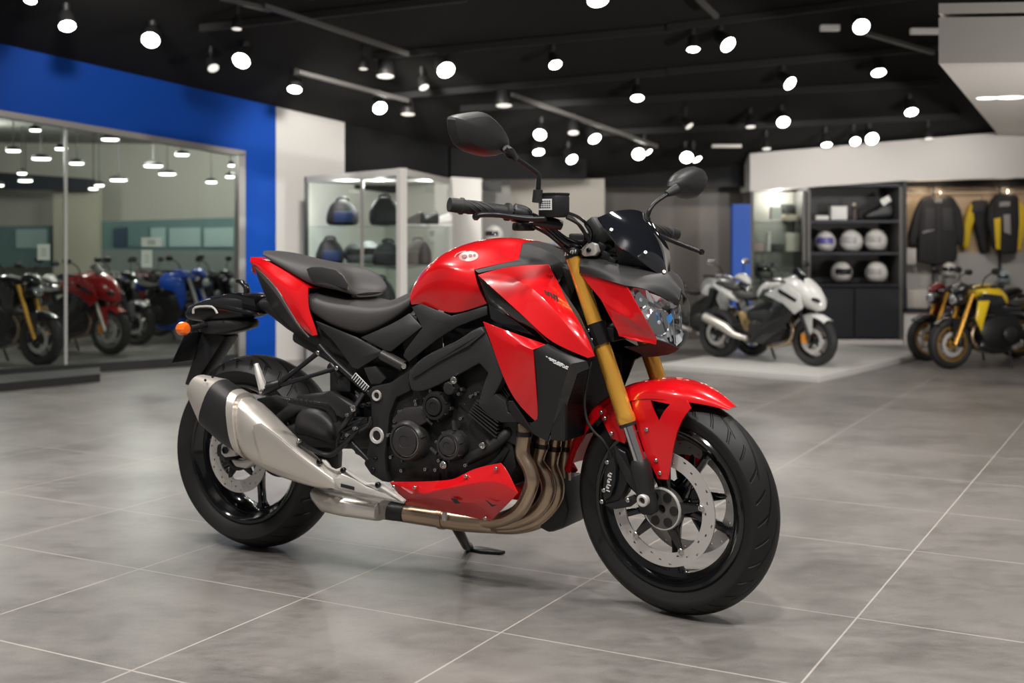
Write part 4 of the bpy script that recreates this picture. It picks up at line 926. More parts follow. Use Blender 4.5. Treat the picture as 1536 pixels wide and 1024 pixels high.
obj('rear_caliper', splate([(345, 688), (362, 690), (378, 687), (380, 694), (368, 703), (352, 700)], -.125, .04), M['alu'], bike, bevel=.006, label='silver rear brake caliper')
hug = obj('chain_guard', splate([(384, 598), (412, 592), (440, 600), (446, 612), (436, 622), (425, 640), (405, 622), (388, 606)], -.125, .012), M['black'], bike, bevel=.004)
bm = bmesh.new(); rings = []
for px, py, r in ((448, 640, .030), (455, 630, .044), (480, 634, .050), (500, 645, .044), (508, 652, .025)):
    c = T(px, py, -.13); rings.append([c + V((0, a, b)) for a, b in rrect(.03, r, 2.5, 16)])
loft(bm, rings); bmesh.ops.recalc_face_normals(bm, faces=bm.faces)
obj('shock_reservoir', bm, M['plastic'], bike, sub=1)
hg = obj('foot_guard', splate([(466, 600), (494, 586), (528, 612), (515, 628), (500, 620), (488, 606)], -.155, .006), M['plastic'], bike, bevel=.002)
peg = obj('rider_footpeg', tb([T(503, 632, -.19), T(492, 612, -.215), T(465, 606, -.245), T(432, 601, -.29)], [.010, .012, .0115, .010], 10, 3, flat=.8), M['satin'], bike)
bm = bmesh.new()
for k in range(8):
    t = k / 7; box(bm, T(488 - 50 * t, 607.5 - 8 * t, -.215 - .072 * t), (.012, .006, .012))
obj('peg_rubber', bm, M['rubber'], peg, bevel=.001)
fb = obj('footpeg_bracket', tb([T(545, 590, -.15), T(530, 615, -.17), T(520, 632, -.18), T(508, 646, -.19)], [.012, .013, .014, .010], 12, 3, flat=.6), M['plastic'], bike)
obj('bracket_strut', tb([T(552, 630, -.155), T(535, 636, -.165), T(515, 645, -.18)], .008, 10, 2), M['satin'], fb)
bolt(fb, T(530, 612, -.186), (0, -1, 0), .010)
for p in ((522, 622), (533, 642), (522, 652), (513, 658), (553, 606), (545, 608)): bolt(fb, T(p[0], p[1], -.192), (0, -1, 0), .0062, m='bolt' if p[0] in (533, 522) else 'satin', h=.008)
bp_ = obj('brake_pedal', tb([T(537, 645, -.185), T(515, 668, -.20), T(495, 682, -.21), T(470, 675, -.22), T(447, 662, -.23)], [.008, .010, .011, .009, .011], 10, 4, flat=.7), M['satin'], bike)
bolt(bp_, T(448, 661, -.242), (-.3, -1, .2), .007)
obj('brake_rod', tb([T(505, 684, -.19), T(507, 660, -.185), T(512, 648, -.18)], .005, 8), M['satin'], bp_)
obj('master_cylinder', tb([T(552, 690, -.16), T(530, 668, -.175), T(521, 657, -.18)], [.006, .010, .010], 10), M['satin'], bike)
obj('brake_line', tb([T(505, 668, -.17), T(525, 655, -.17), T(550, 640, -.16), T(556, 625, -.15)], .0045, 8, 4), M['rubber'], bike)
obj('rear_brake_reservoir', bx(T(520, 575, -.11), (.05, .03, .05)), M['black'], bike, bevel=.008)
obj('shock_linkage', tb([T(540, 600, -.08), T(515, 570, -.08), T(500, 548, -.06)], .022, 14), M['satin'], bike)
obj('under_seat_box', bx((-.40, 0, .68), (.26, .16, .10), Matrix.Rotation(math.radians(22), 4, 'Y')), M['black'], bike, bevel=.02)
obj('side_stand', tb([T(683, 786, .10), T(690, 800, .13), T(699, 818, .22), V((T(703, 824, .29).x, .29, .012))], [.018, .016, .014, .015], 12), M['satin'], bike, label='black side stand')
p0_ = V((-.068, .30, 0))
bm = pr([p0_ + V(q) for q in ((-.03, -.02, .0005), (.02, -.03, .0005), (.085, -.012, .0005), (.09, .012, .0005), (.02, .022, .0005), (-.025, .02, .0005))], (0, 0, .010))
obj('stand_foot', bm, M['satin'], bike, bevel=.003)
# ================================================================ the showroom
def structure(o): o['kind'] = 'structure'; return o
M['wall_white'] = mat('white_wall', (0.62, 0.60, 0.57), 0.6)
M['wall_blue'] = mat('blue_wall', (0.001, 0.056, 0.36), 0.6, spec=.15)
M['wall_dark'] = mat('dark_wall', (0.007, 0.007, 0.0075), 0.75, spec=.2)
M['wall_grey'] = mat('grey_brown_panel', (0.075, 0.066, 0.058), 0.35)
M['wall_beige'] = mat('beige_wall', (0.36, 0.33, 0.29), 0.6)
M['ceil'] = mat('black_ceiling', (0.015, 0.0143, 0.0135), 0.8, spec=.2)
M['track'] = mat('track_metal', (0.085, 0.080, 0.075), 0.5)
M['frame'] = mat('window_frame_metal', (0.30, 0.28, 0.27), 0.4, 0.5)
M['plinth'] = mat('dark_plinth', (0.020, 0.020, 0.021), 0.5)
M['pane'] = glass_mat('shop_glass', (0.84, 0.87, 0.85), 1.3, 0.01)
M['shelfglass'] = glass_mat('shelf_glass', (0.90, 0.94, 0.93), 1.3, 0.02)
M['lamp'] = mat('lamp_glow', (1, .97, .93), 0.5, emit=18.0, ecol=(1.0, 0.96, 0.90))
M['lampdim'] = mat('lamp_dim', (1, .97, .93), 0.5, emit=0.75, ecol=(1.0, 0.94, 0.86))
M['lampbody'] = mat('lamp_housing', (0.018, 0.018, 0.018), 0.5)
M['pendant'] = mat('pendant_glow', (1, 1, .98), 0.5, emit=9.0, ecol=(1.0, 0.98, 0.94))
M['platform'] = mat('platform_white', (0.50, 0.49, 0.47), 0.45)
M['panelwhite'] = mat('cabinet_white', (0.60, 0.57, 0.54), 0.5)
M['shelfdark'] = mat('dark_cabinet', (0.012, 0.013, 0.018), 0.55)
M['wood'] = mat('pale_wood_back', (0.50, 0.36, 0.23), 0.5, vary=.12, vscale=3)
M['paper'] = mat('paper', (0.75, 0.74, 0.72), 0.6)
# ---- floor: tiles with thin pale joints (one mesh, two materials)
def floor_tile_mat():
    m = bpy.data.materials.new('floor_tile'); m.use_nodes = True; nt = m.node_tree; b = nt.nodes['Principled BSDF']
    tc = nt.nodes.new('ShaderNodeTexCoord')
    def noise(sc_, det, rough=.6, stretch=None):
        n = nt.nodes.new('ShaderNodeTexNoise'); n.inputs['Scale'].default_value = sc_; n.inputs['Detail'].default_value = det; n.inputs['Roughness'].default_value = rough
        if stretch:
            mp = nt.nodes.new('ShaderNodeMapping'); mp.inputs['Scale'].default_value = stretch; mp.inputs['Rotation'].default_value = (0, 0, .5)
            nt.links.new(tc.outputs['Object'], mp.inputs['Vector']); nt.links.new(mp.outputs[0], n.inputs['Vector'])
        else: nt.links.new(tc.outputs['Object'], n.inputs['Vector'])
        return n.outputs['Fac']
    a, c, d = noise(1.6, 6, .65), noise(9, 8, .7, (1, 2.2, 1)), noise(160, 4, .7)
    mx = nt.nodes.new('ShaderNodeMath'); mx.operation = 'MULTIPLY_ADD'; nt.links.new(c, mx.inputs[0]); mx.inputs[1].default_value = .55; nt.links.new(a, mx.inputs[2])
    m2 = nt.nodes.new('ShaderNodeMath'); m2.operation = 'MULTIPLY_ADD'; nt.links.new(d, m2.inputs[0]); m2.inputs[1].default_value = .30; nt.links.new(mx.outputs[0], m2.inputs[2])
    cr = nt.nodes.new('ShaderNodeValToRGB'); nt.links.new(m2.outputs[0], cr.inputs[0])
    cr.color_ramp.elements[0].position = .70; cr.color_ramp.elements[0].color = (.098, .090, .084, 1)
    cr.color_ramp.elements[1].position = 1.0; cr.color_ramp.elements[1].color = (.212, .198, .186, 1)
    nt.links.new(cr.outputs[0], b.inputs['Base Color'])
    mr = nt.nodes.new('ShaderNodeMapRange'); mr.inputs['To Min'].default_value = .24; mr.inputs['To Max'].default_value = .48; nt.links.new(c, mr.inputs['Value'])
    nt.links.new(mr.outputs[0], b.inputs['Roughness']); b.inputs['Specular IOR Level'].default_value = .5
    bp = nt.nodes.new('ShaderNodeBump'); bp.inputs['Strength'].default_value = .06; bp.inputs['Distance'].default_value = .002
    nt.links.new(d, bp.inputs['Height']); nt.links.new(bp.outputs[0], b.inputs['Normal'])
    return m
th = math.radians(28.4); D1 = V((math.cos(th), -math.sin(th), 0)); D2 = V((math.sin(th), math.cos(th), 0))
sl = [-3.47, -2.81, -2.183, -1.553, -.777, -.14, .49, 1.12, 1.75, 2.38]
while sl[-1] < 9: sl.append(sl[-1] + .63)
while sl[0] > -14: sl.insert(0, sl[0] - .63)
tl = [2.158, 2.812, 3.368, 4.155, 4.76]
while tl[-1] < 16: tl.append(tl[-1] + .63)
while tl[0] > -6: tl.insert(0, tl[0] - .63)
def cuts(ls, w): 
    out = []
    for q in ls: out += [q - w / 2, q + w / 2]
    return out
bm = bmesh.new(); w = .0050
cs, ct = cuts(sl, w), cuts(tl, w)
vs = [[bm.verts.new(D1 * s + D2 * t) for t in ct] for s in cs]
for i in range(len(cs) - 1):
    for j in range(len(ct) - 1):
        f = bm.faces.new((vs[i][j], vs[i + 1][j], vs[i + 1][j + 1], vs[i][j + 1]))
        f.material_index = 1 if (i % 2 == 0 or j % 2 == 0) else 0
bmesh.ops.recalc_face_normals(bm, faces=bm.faces)
if sum(f.normal.z for f in bm.faces) < 0: bmesh.ops.reverse_faces(bm, faces=bm.faces)
structure(obj('floor', bm, [floor_tile_mat(), mat('grout', (.40, .37, .335), .6)], smooth=False))
# ---- pitched black ceiling: falls towards the back of the hall
def cz(x, y): return 6.53 + .0886 * x - .45 * y
def cpt(px, py, drop=0.0):               # point seen at px, py that hangs drop under the ceiling
    a, b = (px - CX) / F, (HY - py) / F
    t = (6.53 - drop - H) / (b - .0886 * a + .45)
    return V((a * t, t, H + b * t))
bm = bmesh.new()
q = [V((x, y, cz(x, y))) for x, y in ((-7.5, -2.5), (7, -2.5), (7, 11.45), (.9, 11.45), (-.12, 10.83), (-7.48, 6.19))]
prism(bm, q, (0, 0, .12)); bmesh.ops.recalc_face_normals(bm, faces=bm.faces)
structure(obj('ceiling', bm, M['ceil'], smooth=False))
# ---- left wall: blue, with the large shop window; then white; then black bulkhead
P0, DW = V((-3.55, 8.67, 0)), V((1.71, 1.08, 0)); DN = DW.normalized(); NW = V((DN.y, -DN.x, 0))   # NW points into the hall
def wt(px):                              # parameter along the wall seen at column px
    k = (px - CX) / F
    return (k * P0.y - P0.x) / (DW.x - k * DW.y)
def wl(px, py, off=0.0):
    p = P0 + DW * wt(px) ; z = H + (HY - py) / F * p.y
    return V((p.x, p.y, z)) + NW * off
def wp_(t, z, off=0.0): p = P0 + DW * t; return V((p.x, p.y, z)) + NW * off
tL, tO, tB, tC, tE = -1.3, wt(366), 1.0, wt(517), 1.763
def zl(px0, py0, px1, py1, t):           # height along a line in the wall plane
    a, b = wl(px0, py0), wl(px1, py1); t0, t1 = wt(px0), wt(px1)
    return a.z + (b.z - a.z) * (t - t0) / (t1 - t0)
top = lambda t: zl(0, 65, 414, 160, t) + .01
hd_ = lambda t: zl(0, 166, 366, 227, t)
sl_ = lambda t: zl(0, 566, 366, 541, t)
def wslab(pts, thick=.14): return pr([wp_(t, z) for t, z in pts], -NW * thick)
structure(obj('wall_left', wslab([(tL, hd_(tL)), (tO, hd_(tO)), (tO, 0), (tB, 0), (tB, top(tB)), (tL, top(tL))]), M['wall_blue'], smooth=False))
structure(obj('wall_corner', wslab([(tB, 0), (tC, 0), (tC, top(tC)), (tB, top(tB))], .5), M['wall_white'], smooth=False))
structure(obj('wall_bulkhead', wslab([(tC, 1.36), (tE, 1.30), (tE, top(tE) + .02), (tC, top(tC) + .02)], .3), M['wall_dark'], smooth=False))
# window frame, mullion, panes
fr_ = bmesh.new(); fo = .03
def bar(bm, a, b, wa, depth, up=V((0, 0, 1))):
    d = (V(b) - V(a)).normalized(); n = NW; u = d.cross(n).normalized()
    prism(bm, [V(a) - u * wa, V(b) - u * wa, V(b) + u * wa, V(a) + u * wa], -n * depth)
bar(fr_, wp_(tL, hd_(tL) - .02, fo), wp_(tO, hd_(tO) - .02, fo), .022, .10)
bar(fr_, wp_(tO - .012, 0, fo), wp_(tO - .012, hd_(tO) - .0, fo), .026, .10)
bmesh.ops.recalc_face_normals(fr_, faces=fr_.faces)
win = structure(obj('window_1', fr_, M['frame'], smooth=False))
kick = bmesh.new(); prism(kick, [wp_(tL, 0, .02), wp_(tO, 0, .02), wp_(tO, sl_(tO) + .06, .02), wp_(tL, sl_(tL) + .06, .02)], -NW * .1); bmesh.ops.recalc_face_normals(kick, faces=kick.faces)
structure(obj('baseboard_left', kick, M['plinth'], smooth=False))
t1 = wt(99); t2 = wt(296)
bm = bmesh.new(); bar(bm, wp_(t1, .05, .0), wp_(t1, hd_(t1) - .02, .0), .010, .03); bmesh.ops.recalc_face_normals(bm, faces=bm.faces)
obj('window_mullion', bm, mat('pale_joint', (.42, .42, .40), .4), win, smooth=False)
for a, b in ((tL, t1), (t1, t2), (t2, tO)):
    bm = bmesh.new(); prism(bm, [wp_(a, .05, -.012), wp_(b, .05, -.012), wp_(b, hd_(b) - .02, -.012), wp_(a, hd_(a) - .02, -.012)], -NW * .008); bmesh.ops.recalc_face_normals(bm, faces=bm.faces)
    obj('window_pane', bm, M['pane'], win, smooth=False)
# dark step in front of the window
g = [ground(-160, 604), ground(150, 572.5), ground(150, 562) , ground(-160, 588)]
bm = bmesh.new(); prism(bm, [V((p.x, p.y, 0)) for p in g], (0, 0, .055)); bmesh.ops.recalc_face_normals(bm, faces=bm.faces)
structure(obj('trim_step', bm, M['plinth'], smooth=False))
# ---- the room behind the glass
structure(obj('wall_far_left', pr([V((-7.2, 13.0, 0)), V((-1.9, 13.5, 0)), V((-1.9, 13.5, 2.1)), V((-7.2, 13.0, 2.1))], (0, .1, 0)), mat('side_room_wall', (.52, .51, .45), .6), smooth=False))
structure(obj('ceiling_side_room', pr([wp_(tL, 1.93, -.16), wp_(tC, 1.93, -.5), V((-1.9, 13.6, 1.93)), V((-7.2, 13.1, 1.93))], (0, 0, .05)), mat('side_room_ceiling', (.26, .26, .24), .7), smooth=False))
structure(obj('wall_side_room', pr([wp_(tB + .05, 0, -.52), V((-1.85, 13.5, 0)), V((-1.85, 13.5, 1.95)), wp_(tB + .05, 1.95, -.52)], (.06, 0, 0)), mat('side_room_wall_end', (.30, .32, .30), .6), smooth=False))
def backpos(px, py, Y): return at(px, py, Y)
Yb = 12.9
structure(obj('trim_dark_beam', pr([at(-90, 252, Yb - .3), at(134, 268, Yb - .3), at(134, 285, Yb - .3), at(-90, 282, Yb - .3)], (0, .2, 0)), mat('navy_beam', (.012, .017, .028), .6), smooth=False))
glz = mat('far_glazing', (.13, .22, .215), .25); glz2 = mat('far_glazing_light', (.36, .50, .48), .25); navy = mat('far_navy', (.02, .05, .09), .4)
ip = empty('interior_partition', (at(250, 540, Yb).x, Yb, 0), 0, 'long greenish glazed partition at the back of the side room behind the window', 'partition')
def part(name, pix, Y, th_, m, parent):
    bm = pr([at(p[0], p[1], Y) for p in pix], (0, th_, 0)); bm.transform(Matrix.Translation(-V(parent.location)))
    return obj(name, bm, m, parent, smooth=False)
part('partition_panel', [(152, 332), (352, 326), (352, 376), (152, 374)], Yb, .06, glz, ip)
for a, b, m_ in ((170, 190, navy), (192, 222, glz), (226, 248, glz2), (254, 300, glz2), (306, 350, glz2)):
    part('glazing', [(a, 342), (b, 341), (b, 370), (a, 370)], Yb - .02, .02, m_, ip)
part('partition_base', [(152, 374), (352, 376), (352, 440), (152, 440)], Yb, .06, mat('far_counter', (.20, .23, .22), .5), ip)
ip2 = empty('interior_partition', (at(40, 540, Yb).x, Yb, 0), 0, 'small teal glazed panel behind the black motorcycle in the side room', 'partition')
part('partition_panel', [(-60, 340), (76, 338), (76, 400), (-60, 400)], Yb, .06, glz, ip2)
part('glazing', [(24, 344), (70, 343), (70, 372), (24, 372)], Yb - .02, .02, glz2, ip2)
pil_ = obj('interior_pillar', pr([at(80, 276, Yb - .1), at(148, 280, Yb - .1), at(148, 520, Yb - .1), at(80, 520, Yb - .1)], (0, .1, 0)), mat('cream_pillar', (.50, .48, .38), .6), smooth=False); structure(pil_); pil_.name = 'wall_pillar'
for (px, py, w_, h_, lab) in ((67, 378, 19, 24, 'white paper notice on the glass left of the pale joint above the black bike'), (222, 388, 16, 26, 'white paper notice on the glass above the dark motorcycles'), (229, 363, 30, 14, 'wide white paper notice higher on the glass right of the red bike')):
    a = wl(px - w_ / 2, py - h_ / 2, -.03); b = wl(px + w_ / 2, py - h_ / 2, -.03); c = wl(px + w_ / 2, py + h_ / 2, -.03); d = wl(px - w_ / 2, py + h_ / 2, -.03)
    n_ = obj('paper_notice', pr([a, b, c, d], -NW * .003), M['paper'], smooth=False); tag(n_, lab, 'notice')
    bm = bmesh.new()
    for k in range(3):
        v0, v1 = a.lerp(d, .3 + .18 * k), b.lerp(c, .3 + .18 * k); p, q = v0.lerp(v1, .3), v0.lerp(v1, .7)
        prism(bm, [p, q, q - V((0, 0, .006)), p - V((0, 0, .006))], NW * .001)
    obj('printed_lines', bm, mat('notice_ink', (.25, .25, .27), .6), n_, smooth=False)
# pendants
Z1 = 1.93
plist = [(20, 225, 9), (53, 194, 7), (92, 222, 8), (62, 237, 12), (165, 208, 11), (115, 244, 9), (38, 270, 9), (230, 248, 12), (251, 260, 11), (273, 231, 9), (178, 269, 11), (317, 272, 7), (345, 264, 6), (347, 247, 4), (149, 277, 6), (140, 282, 6), (-4, 277, 8), (33, 259, 6)]
for i, (px, py, r) in enumerate(plist):
    k = (py - 190) / 95.0; Y = 9.75 + (px / 366.0) * .9 + k * 1.6
    p = at(px, py, Y); rr = r / F * Y * 1.2
    e = empty('pendant_lamp', (p.x, p.y, p.z), 0, None, None, 'pendant lamps behind the glass')
    tag(e, 'white disc pendant lamp hanging behind the glass in the side room', 'lamp', 'pendant lamps behind the glass')
    obj('shade', lt([(-.004, rr), (.02, rr * .95), (.035, rr * .4), (.036, 0)], (0, 0, 0), (0, 0, 1), 18), M['lampbody'], e)
    obj('diffuser', lt([(-.014, 0), (-.014, rr * .8), (-.004, rr * .98)], (0, 0, 0), (0, 0, 1), 18, cap=False), M['pendant'], e)
    if p.z < Z1 - .06: obj('cord', tb([(0, 0, .03), (0, 0, Z1 - p.z)], .005, 6), M['lampbody'], e)
# ---- back of the hall
Yw = 11.15
structure(obj('wall_back', pr([at(905, 262, 11.6), at(1132, 262, 11.6), at(1132, 545, 11.6), at(905, 545, 11.6)], (0, .1, 0)), M['wall_grey'], smooth=False))
for px in (985, 1050): pass
structure(obj('wall_back_beige', pr([at(755, 268, 11.2), at(907, 268, 11.2), at(907, 545, 11.2), at(755, 545, 11.2)], (0, .5, 0)), M['wall_beige'], smooth=False))
structure(obj('wall_back_header', pr([at(500, 150, 11.35), at(1560, 150, 11.35), at(1560, 280, 11.35), at(500, 280, 11.35)], (0, .1, 0)), M['wall_dark'], smooth=False))
structure(obj('trim_bulkhead', pr([at(676, 214, 10.6), at(880, 222, 11.0), at(880, 268, 11.0), at(676, 268, 10.6)], (0, .15, 0)), M['wall_dark'], smooth=False))
structure(obj('wall_white_pier', pr([at(676, 265, 10.35), at(722, 268, 10.35), at(722, 552, 10.35), at(676, 552, 10.35)], (0, .4, 0)), M['wall_white'], smooth=False))
structure(obj('wall_recess', pr([at(715, 262, 11.0), at(765, 264, 11.0), at(765, 545, 11.0), at(715, 545, 11.0)], (0, .1, 0)), mat('recess_wall', (.30, .30, .28), .6), smooth=False))
structure(obj('trim_recess', pr([at(722, 272, 10.6), at(752, 274, 10.6), at(752, 288, 10.6), at(722, 284, 10.6)], (0, .2, 0)), M['plinth'], smooth=False))
bl = obj('banner_stand', pr([at(1099, 306, 10.8), at(1126, 306, 10.8), at(1126, 524, 10.8), at(1099, 524, 10.8)], (0, .12, 0)), mat('blue_panel', (.006, .075, .42), .5), smooth=False); tag(bl, 'tall narrow blue panel standing left of the display cabinets', 'panel')
bl = obj('banner_stand', pr([at(815, 366, 10.7), at(833, 366, 10.7), at(833, 528, 10.7), at(815, 528, 10.7)], (0, .12, 0)), bpy.data.materials['blue_panel'], smooth=False); tag(bl, 'small blue panel glimpsed under the handlebar behind the fuel tank', 'panel')
# ---- right hand display wall
def rp(px, py, d=0.0): return at(px, py, Yw + d)
def rbox(name, x0, y0, x1, y1, front, back, m, parent=None, **kw):
    """box spanning pixels x0..x1, y0..y1 in the display plane; front / back are distances from that plane"""
    a, b = at(x0, y0, Yw), at(x1, y1, Yw)
    bm = span((a.x, Yw + front, b.z), (b.x, Yw + back, a.z))
    if parent: bm.transform(Matrix.Translation(-V(parent.location)))
    return obj(name, bm, m, parent, smooth=False, **kw)
structure(obj('wall_right_fascia', pr([rp(1125, 230, -.06), rp(1700, 181, -.06), rp(1700, 262, -.06), rp(1352, 271, -.06), rp(1125, 287, -.06)], (0, .5, 0)), M['panelwhite'], smooth=False))
structure(rbox('wall_right', 1120, 270, 1720, 520, .42, .5, M['wall_grey']))
cab1 = empty('display_cabinet', (at(1168, 517, Yw).x, Yw, 0), 0, 'narrow glass fronted display cabinet left of the black helmet shelves', 'cabinet')
rbox('back_panel', 1127, 287, 1207, 517, .34, .38, mat('cabinet_back', (.30, .285, .26), .6), cab1)
for x in (1125, 1203): rbox('side_panel', x, 287, x + 5, 517, -.02, .38, M['track'], cab1)
for y in (332, 378, 424, 468): rbox('shelf', 1130, y, 1203, y + 3, 0, .34, M['shelfglass'], cab1)
rbox('glass_door', 1130, 290, 1203, 505, -.015, -.008, M['pane'], cab1)
rbox('base', 1125, 508, 1208, 517, -.02, .38, M['panelwhite'], cab1)
cab2 = empty('shelving_unit', (at(1280, 517, Yw).x, Yw, 0), 0, 'black shelving unit holding white helmets with closed doors below', 'shelving')
rbox('back_panel', 1212, 275, 1350, 512, .34, .38, mat('unit_back', (.035, .033, .034), .6), cab2)
for x in (1210, 1348): rbox('side_panel', x, 277, x + 5, 512, -.02, .38, M['track'], cab2)
rbox('top_panel', 1210, 275, 1353, 280, -.02, .38, M['shelfdark'], cab2)
for y in (330, 378, 426): rbox('shelf', 1214, y, 1349, y + 4, -.01, .34, M['shelfdark'], cab2)
for a, b in ((1214, 1280), (1282, 1349)):
    dr = rbox('door', a, 432, b, 506, -.01, .02, M['shelfdark'], cab2)
rbox('cabinet_body', 1214, 432, 1349, 508, .025, .34, M['shelfdark'], cab2)
rbox('plinth', 1209.5, 509, 1353, 517, -.03, .38, M['panelwhite'], cab2)
cab3 = empty('clothing_display', (at(1450, 517, Yw).x, Yw, 0), 0, 'backlit wood panelled clothing display with hanging riding jackets at right', 'display')
rbox('back_panel', 1356, 258, 1700, 466, .34, .38, M['wood'], cab3)
rbox('lower_back_panel', 1356, 380, 1700, 466, .30, .34, mat('pale_back', (.45, .43, .40), .6), cab3)
rbox('frame_left', 1354, 266, 1359, 468, -.02, .38, M['shelfdark'], cab3)
rbox('frame_bottom', 1354, 463, 1700, 468, -.02, .38, M['shelfdark'], cab3)
rbox('frame_top', 1354, 262, 1700, 267, -.02, .38, M['shelfdark'], cab3)
for x in (1413, 1515): rbox('frame_post', x, 266, x + 2.5, 466, .24, .27, M['shelfdark'], cab3)
rbox('base_cabinet', 1356, 468, 1700, 517, 0, .38, M['panelwhite'], cab3)
hr = obj('hanging_rail', tb([at(1358, 287, Yw + .17) - V(cab3.location), at(1700, 283, Yw + .17) - V(cab3.location)], .008, 8), M['track'], cab3)
# small downlights in the clothing display
for px in (1377, 1406, 1508):
    p = at(px, 278, Yw + .28)
    o = empty('display_spotlight', p); tag(o, {1377: 'tiny warm spot left of the black jacket in clothing display', 1406: 'tiny warm spot directly above the black jacket', 1508: 'tiny warm spot above the black and yellow jacket'}[px], 'lamp')
    obj('spot_lens', lt([(-.012, 0), (-.012, .020), (.0, .024)], (0, 0, 0), (0, 0, 1), 14, cap=False), M['lamp'], o); obj('spot_body', lt([(0, .026), (.07, .026), (.07, 0)], (0, 0, 0), (0, 0, 1), 14), M['lampbody'], o)
# ---- white dropped soffit at upper right
zs = 1.848
a, b = at(1408, 95, 6.16), at(1500, 205, 11.15)
bm = bmesh.new(); prism(bm, [V((a.x, a.y, zs)), V((a.x + 3.6, a.y - .35, zs)), V((b.x + 3, b.y, zs)), V((b.x, b.y, zs))], (0, 0, .225)); bmesh.ops.recalc_face_normals(bm, faces=bm.faces)
structure(obj('ceiling_soffit', bm, M['panelwhite'], smooth=False))
bm = bmesh.new(); prism(bm, [V((a.x, a.y - .0, zs + .245)), V((a.x + 3.6, a.y - .35, zs + .245)), V((b.x + 3, b.y, zs + .245)), V((b.x, b.y, zs + .245))], (0, 0, .05)); bmesh.ops.recalc_face_normals(bm, faces=bm.faces)
structure(obj('ceiling_soffit_edge', bm, M['panelwhite'], smooth=False))
for i, (px, py, r) in enumerate(((1480, 147, 12), (1515, 146, 17))):
    Y = F * (zs - H) / (HY - py); p = at(px, py, Y)
    o = obj('recessed_downlight', lt([(-.004, 0), (-.004, .055 + .02 * i), (.0, .062 + .02 * i)], p, (0, 0, 1), 20, cap=False), M['lampdim'].copy())
    o.data.materials[0].node_tree.nodes['Principled BSDF'].inputs['Emission Strength'].default_value = 3.0
    tag(o, ('smaller' if i == 0 else 'larger') + ' round downlight set into the white soffit at upper right', 'lamp')
# ---- tracks and beams under the ceiling
def rail(name, ps, w_, h_, drop, m):
    pts = [cpt(x, y, drop) for x, y in ps]; bm = bmesh.new()
    d = (pts[1] - pts[0]).normalized(); s = d.cross(V((0, 0, 1))).normalized() * w_ / 2
    prism(bm, [pts[0] - s, pts[1] - s, pts[1] + s, pts[0] + s], (0, 0, h_)); bmesh.ops.recalc_face_normals(bm, faces=bm.faces)
    return obj(name, bm, m, smooth=False)
tl_ = [((396, 12), (612, 84)), ((447, 111), (612, 154)), ((768, 145), (985, 222)), ((1046, 0), (1075, 28)), ((1290, 50), (1400, 82)), ((330, 0), (405, 18))]
tn = ['long lighting track sloping down above the blue wall', 'lighting track nearer the white corner wall', 'lighting track above the right handlebar mirror', 'short lighting track at the top right of centre', 'lighting track beside the white soffit', 'short lighting track at the top left']
for (p, q), n_ in zip(tl_, tn): tag(rail('lighting_track', (p, q), .035, .03, .15, M['track']), n_, 'track')
for i, (p, q) in enumerate([((560, 90), (1010, 48)), ((1000, 47), (1410, -6)), ((1000, 112), (1408, 76)), ((560, 152), (1000, 113)), ((690, 168), (1408, 128)), ((880, 205), (1440, 178)), ((300, 48), (700, 2))]):
    structure(rail('ceiling_beam', (p, q), .05, .05, .05, mat('beam_dark', (.010, .010, .010), .8)))
# ---- spotlights
def spotlight(px, py, r, tilt, head, lit, label, group):
    p = cpt(px, py, .17); rr = r / F * p.y
    e = empty('track_spotlight', p, 0, label, 'lamp', group)
    d = V((math.sin(head) * tilt, -math.cos(head) * tilt, -1)).normalized()     # the way the lamp faces
    L = rr * 2.3
    body = obj('lamp_head', lt([(-L, rr * .0), (-L, rr * .55), (-L * .75, rr * .8), (-L * .3, rr * .95), (0, rr), (.004, rr * .97), (.0, rr * .9)], (0, 0, 0), d, 18, cap=False), M['lampbody'], e)
    obj('lamp_lens', lt([(.001, rr * .93), (rr * .10, rr * .6), (rr * .14, 0)], (0, 0, 0), d, 18, cap=False), M['lamp'] if lit else M['lampdim'], e)
    tz = cz(p.x, p.y) - p.z; s0_ = -d * L * .7
    obj('stem', tb([s0_, V((s0_.x, s0_.y, min(max(tz - .03, s0_.z + .02), tz)))], rr * .22, 8), M['lampbody'], e)
    obj('mount', lt([(-.03, rr * .45), (0.02, rr * .45)], (s0_.x, s0_.y, tz - .03), (0, 0, 1), 10), M['lampbody'], e)
    return e
lamps = [(101, 39, 13, .7, .5), (226, 60, 14, 1.3, .1), (362, 91, 14, 1.2, -.2), (442, 134, 11, .55, 0), (570, 162, 11, 1.4, .4), (669, 105, 14, 1.3, .4), (833, 97, 10, .8, .4), (956, 147, 10, .5, 0), (897, 0, 17, .6, .2), (1092, 67, 13, 1.3, .6), (1292, 40, 13, 1.5, 0),
         (1185, 125, 11, 1.4, .6), (1318, 109, 11, .55, 0), (1175, 183, 10, 1.3, 0), (1367, 168, 10, .7, 0), (1308, 208, 10, 1.8, 0), (1283, 212, 8, 1.2, 0), (810, 202, 10, 1.4, -.2), (892, 208, 10, 1.0, .5), (858, 239, 9, 1.2, .5), (808, 228, 9, .6, .2), (958, 231, 10, 1.7, 0), (973, 228, 6, 1.0, 1.0), (1030, 236, 10, 1.7, 0), (1046, 239, 7, .8, .8), (1040, 74, 10, .35, 0), (1240, 217, 8, .45, 0), (45, 0, 10, .6, 0)]
